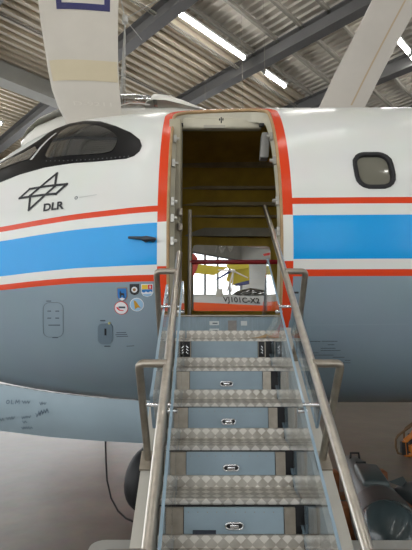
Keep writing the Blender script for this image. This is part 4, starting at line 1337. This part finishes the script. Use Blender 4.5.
for a, c in (((233.5, 271), (231.5, 292)), ((233.5, 271), (227, 292)), ((233.5, 271), (248, 278)), ((233.5, 271), (218, 270))):
    tube('strut', [at(a[0], a[1], Yy - .2), at(c[0], c[1], Yy - .2)], .02, M_white, yg, seg=6)
p = at(233.5, 271, Yy - .2); bm = bmesh.new(); bmesh.ops.create_icosphere(bm, subdivisions=2, radius=.06, matrix=Matrix.Translation(p)); from_bm('hub', bm, M_white, yg, smooth=True)
bm = bmesh.new()
for u, v in ((205, 268), (245, 266)):
    q = at(u, v, Yy); bm_tube(bm, [q, (q.x, q.y + .02, ZR - .13)], .003, 6)
pieces('suspension_wire', bm, M_steel_dull, yg)
tag(yg, 'yellow fabric glider with slate-blue stripe hanging beyond the far door', 'glider'); settle(yg, at(230, 286, Yy))

rw = empty('red_tail_fin')
slab_px('fin_plate', [(191, 254), (194, 253.5), (197.5, 258), (198.2, 264), (196.5, 270), (193, 276), (191, 278)], 8.2, .08, mat('tail_red', srgb(196, 78, 70), .4), rw)
q = at(192, 277, 8.2); tube('fin_stand', [(q.x, 8.24, q.z + .05), (q.x, 8.24, 0.01)], .03, M_beam, rw)
tag(rw, 'rounded red tail fin at the left edge of the far doorway', 'tail fin'); settle(rw, (q.x, 8.24, 0))
ww = empty('white_nose_pod')
bmr = []
for u, v, r in ((226, 246, .02), (232, 246, .07), (242, 246.0, .12), (256, 247, .15), (268, 248.5, .15), (277, 250, .12), (284, 251, .03)):
    c = at(u, v - 4, 8.6); bmr.append([c + Vector((0, -r * math.cos(t), .62 * r * math.sin(t))) for t in [2 * math.pi * k / 16 for k in range(16)]])
loft('pod_shell', bmr, M_white, ww)
bm = bmesh.new()
for u, v in ((244, 241), (268, 244)):
    q = at(u, v, 8.6); bm_tube(bm, [q, (q.x, q.y, ZR - .13)], .003, 6)
pieces('suspension_wire', bm, M_steel_dull, ww)
slab_px('red_marking', [(263, 254), (270, 252.5), (270, 255), (264, 256)], 8.38, .02, M_sr, ww)
bm = bmesh.new()
fold = [(213, 257, 8.5), (217, 244, 8.6), (221, 255, 8.45), (226, 243.5, 8.6), (230, 253, 8.5), (235, 243, 8.6)]
for a_, c_ in zip(fold[:-1], fold[1:]):
    A1, C1 = at(*a_), at(*c_); up_ = Vector((.1, .12, .16))
    bm.faces.new([bm.verts.new(q) for q in (A1, C1, C1 + up_, A1 + up_)])
bmesh.ops.remove_doubles(bm, verts=bm.verts[:], dist=.001)
from_bm('plastic_sheet', bm, pane_mat('clear_foil', (.85, .86, .86, 1), .3, .12), ww)['label'] = 'crumpled clear plastic sheet'
tag(ww, 'white pod and clear plastic hanging at the top of the far doorway view', 'pod'); settle(ww, at(245, 250, 8.6))

# ------------------------------------------------------------------ dark missile body at the right
ms = empty('dark_missile')
M_ms = mat('missile_green_grey', srgb(66, 76, 76), .38, vary=.1, vscale=4); M_ms2 = mat('missile_brown_grey', srgb(64, 60, 58), .45, vary=.1, vscale=5); M_nose = mat('nose_dome_teal', srgb(62, 74, 76), .22, coat=.3)
def ring_at(c, d, r, n=24):
    a = Vector((0, 0, 1)); a = (a - d * a.dot(d)).normalized(); b = d.cross(a)
    return [c + (a * math.cos(2 * math.pi * i / n) + b * math.sin(2 * math.pi * i / n)) * r for i in range(n)]
# straight axis on cradles
P1 = at(352, 470, 4.85); P1.z = .20; P2 = at(399, 530, 2.95); P2.z = .245; LM = (P2 - P1).length; dv = (P2 - P1).normalized()
loft('body', [ring_at(P1 + dv * t * LM, dv, r) for t, r in ((0, .115), (.15, .15), (.42, .19), (.66, .215), (.72, .22))], M_ms, ms)
loft('collar', [ring_at(P1 + dv * t * LM, dv, r) for t, r in ((.71, .224), (.86, .236), (.875, .233))], M_ms2, ms)
loft('nose_dome', [ring_at(P1 + dv * (.87 * LM + .30 * math.sin(a)), dv, .232 * math.cos(a)) for a in [R(k) for k in (0, 10, 20, 30, 40, 50, 60, 70, 80, 87)]], M_nose, ms)
fm = P1 + dv * .55 * LM
box('fairing', (-.10, -.24, .15), (.10, .24, .245), M_ms, ms, M=Matrix.Translation(fm) @ Matrix.Rotation(math.atan2(dv.x, -dv.y), 4, 'Z'), bevel=.025)
for t in (.12, .3):
    c = P1 + dv * t * LM + Vector((0, 0, .15))
    tube('lifting_lug', [c + Vector((-.05, 0, -.05)), c + Vector((-.04, 0, .04)), c + Vector((.04, 0, .04)), c + Vector((.05, 0, -.05))], .012, M_dark, ms, seg=6)
for t in (.18, .62):
    c = P1 + dv * t * LM
    for sx in (-1, 1):
        box('wood_chock', (c.x + sx * .24 - .04, c.y - .06, 0), (c.x + sx * .24 + .04, c.y + .06, .26), mat('chock_wood', srgb(150, 92, 52), .6, vary=.2, vscale=12), ms, bevel=.006)
    box('cradle_beam', (c.x - .28, c.y - .05, 0), (c.x + .28, c.y + .05, .04), MATS['chock_wood'], ms)
tag(ms, 'dark green-grey missile body with rounded nose on wooden chocks, right of the stairs', 'missile'); settle(ms, (P1.x, (P1.y + P2.y) / 2, 0))
# second, smoother body lying to the right
tk = empty('grey_drop_tank')
T1 = at(394, 500, 4.05); T1.z = .22; T2 = Vector((T1.x + 1.0, T1.y - 1.1, .26)); dt = (T2 - T1).normalized(); LT = (T2 - T1).length
loft('tank_shell', [ring_at(T1 + dt * LT * t, dt, r) for t, r in ((0, .02), (.04, .08), (.15, .15), (.35, .22), (.6, .25), (.85, .25), (1, .24))], mat('tank_grey', srgb(96, 102, 104), .35, vary=.06), tk)
c = T1 + dt * .12 + Vector((0, 0, .08))
vs = [c + Vector((-.16, .0, .03)), c + Vector((.02, -.06, -.02)), c + Vector((.05, .04, -.02)), c + Vector((-.02, .02, .07))]
link_mesh('small_fin', vs, [(0, 1, 2), (0, 3, 1), (0, 2, 3), (1, 3, 2)], M_ms, tk)
for t in (.35, .85):
    c = T1 + dt * LT * t; box('tank_chock', (c.x - .15, c.y - .06, 0), (c.x + .15, c.y + .06, .05), MATS['chock_wood'], tk)
tag(tk, 'smooth grey drop tank lying right of the dark missile', 'tank'); settle(tk, (T1.x, 3.7, 0))

# ------------------------------------------------------------------ orange trolley frame at the right edge
tr = empty('orange_trolley')
Yt = 5.9
M_or = mat('orange_paint', srgb(206, 122, 36), .4, vary=.08, vscale=6)
def G(u, v, dy=0):
    p = at(u, v, Yt); return Vector((p.x + dy * .7, Yt + dy, max(p.z, .03)))
for dy in (0, .45):
    hb = [G(412, 425.5, dy), G(404, 431, dy), G(398, 435.5, dy), G(395.5, 439.5, dy), G(395.8, 447, dy), G(398, 453, dy), G(404, 458.5, dy)]
    tube('hoop_handle', hb, .016, mat('handle_brown', srgb(110, 86, 60), .4, .3), tr, seg=8)
    bm = bmesh.new()
    for a, c in (((404.5, 441), (406, 460)), ((406, 460), (440, 460)), ((405, 441), (418, 430)), ((418, 430), (440, 430)), ((409, 446), (413, 457)), ((440, 430), (440, 460))):
        bm_tube(bm, [G(a[0], a[1], dy), G(c[0], c[1], dy)], .032, 8)
    pieces('frame_tube', bm, M_or, tr, smooth=True, sharp=40)
    box('bumper', G(404, 461, dy) + Vector((-.03, -.03, 0)), G(405.5, 442, dy) + Vector((.02, .03, 0)), M_dark, tr)
bm = bmesh.new()
for u, v in ((406, 459), (440, 459), (440, 431), (418, 431)): bm_tube(bm, [G(u, v, 0), G(u, v, .45)], .03, 8)
pieces('cross_bar', bm, M_or, tr, smooth=True, sharp=40)
for u in (409, 437):
    for dy in (0, .45):
        c = G(u, 462.0, dy); c.z = .035; tube('wheel', [c + Vector((0, -.02, 0)), c + Vector((0, .02, 0))], .035, M_dark, tr, seg=14)
tag(tr, 'orange tubular trolley with a brown hoop handle at the right edge', 'trolley'); settle(tr, (G(420, 460).x, Yt + .2, 0))
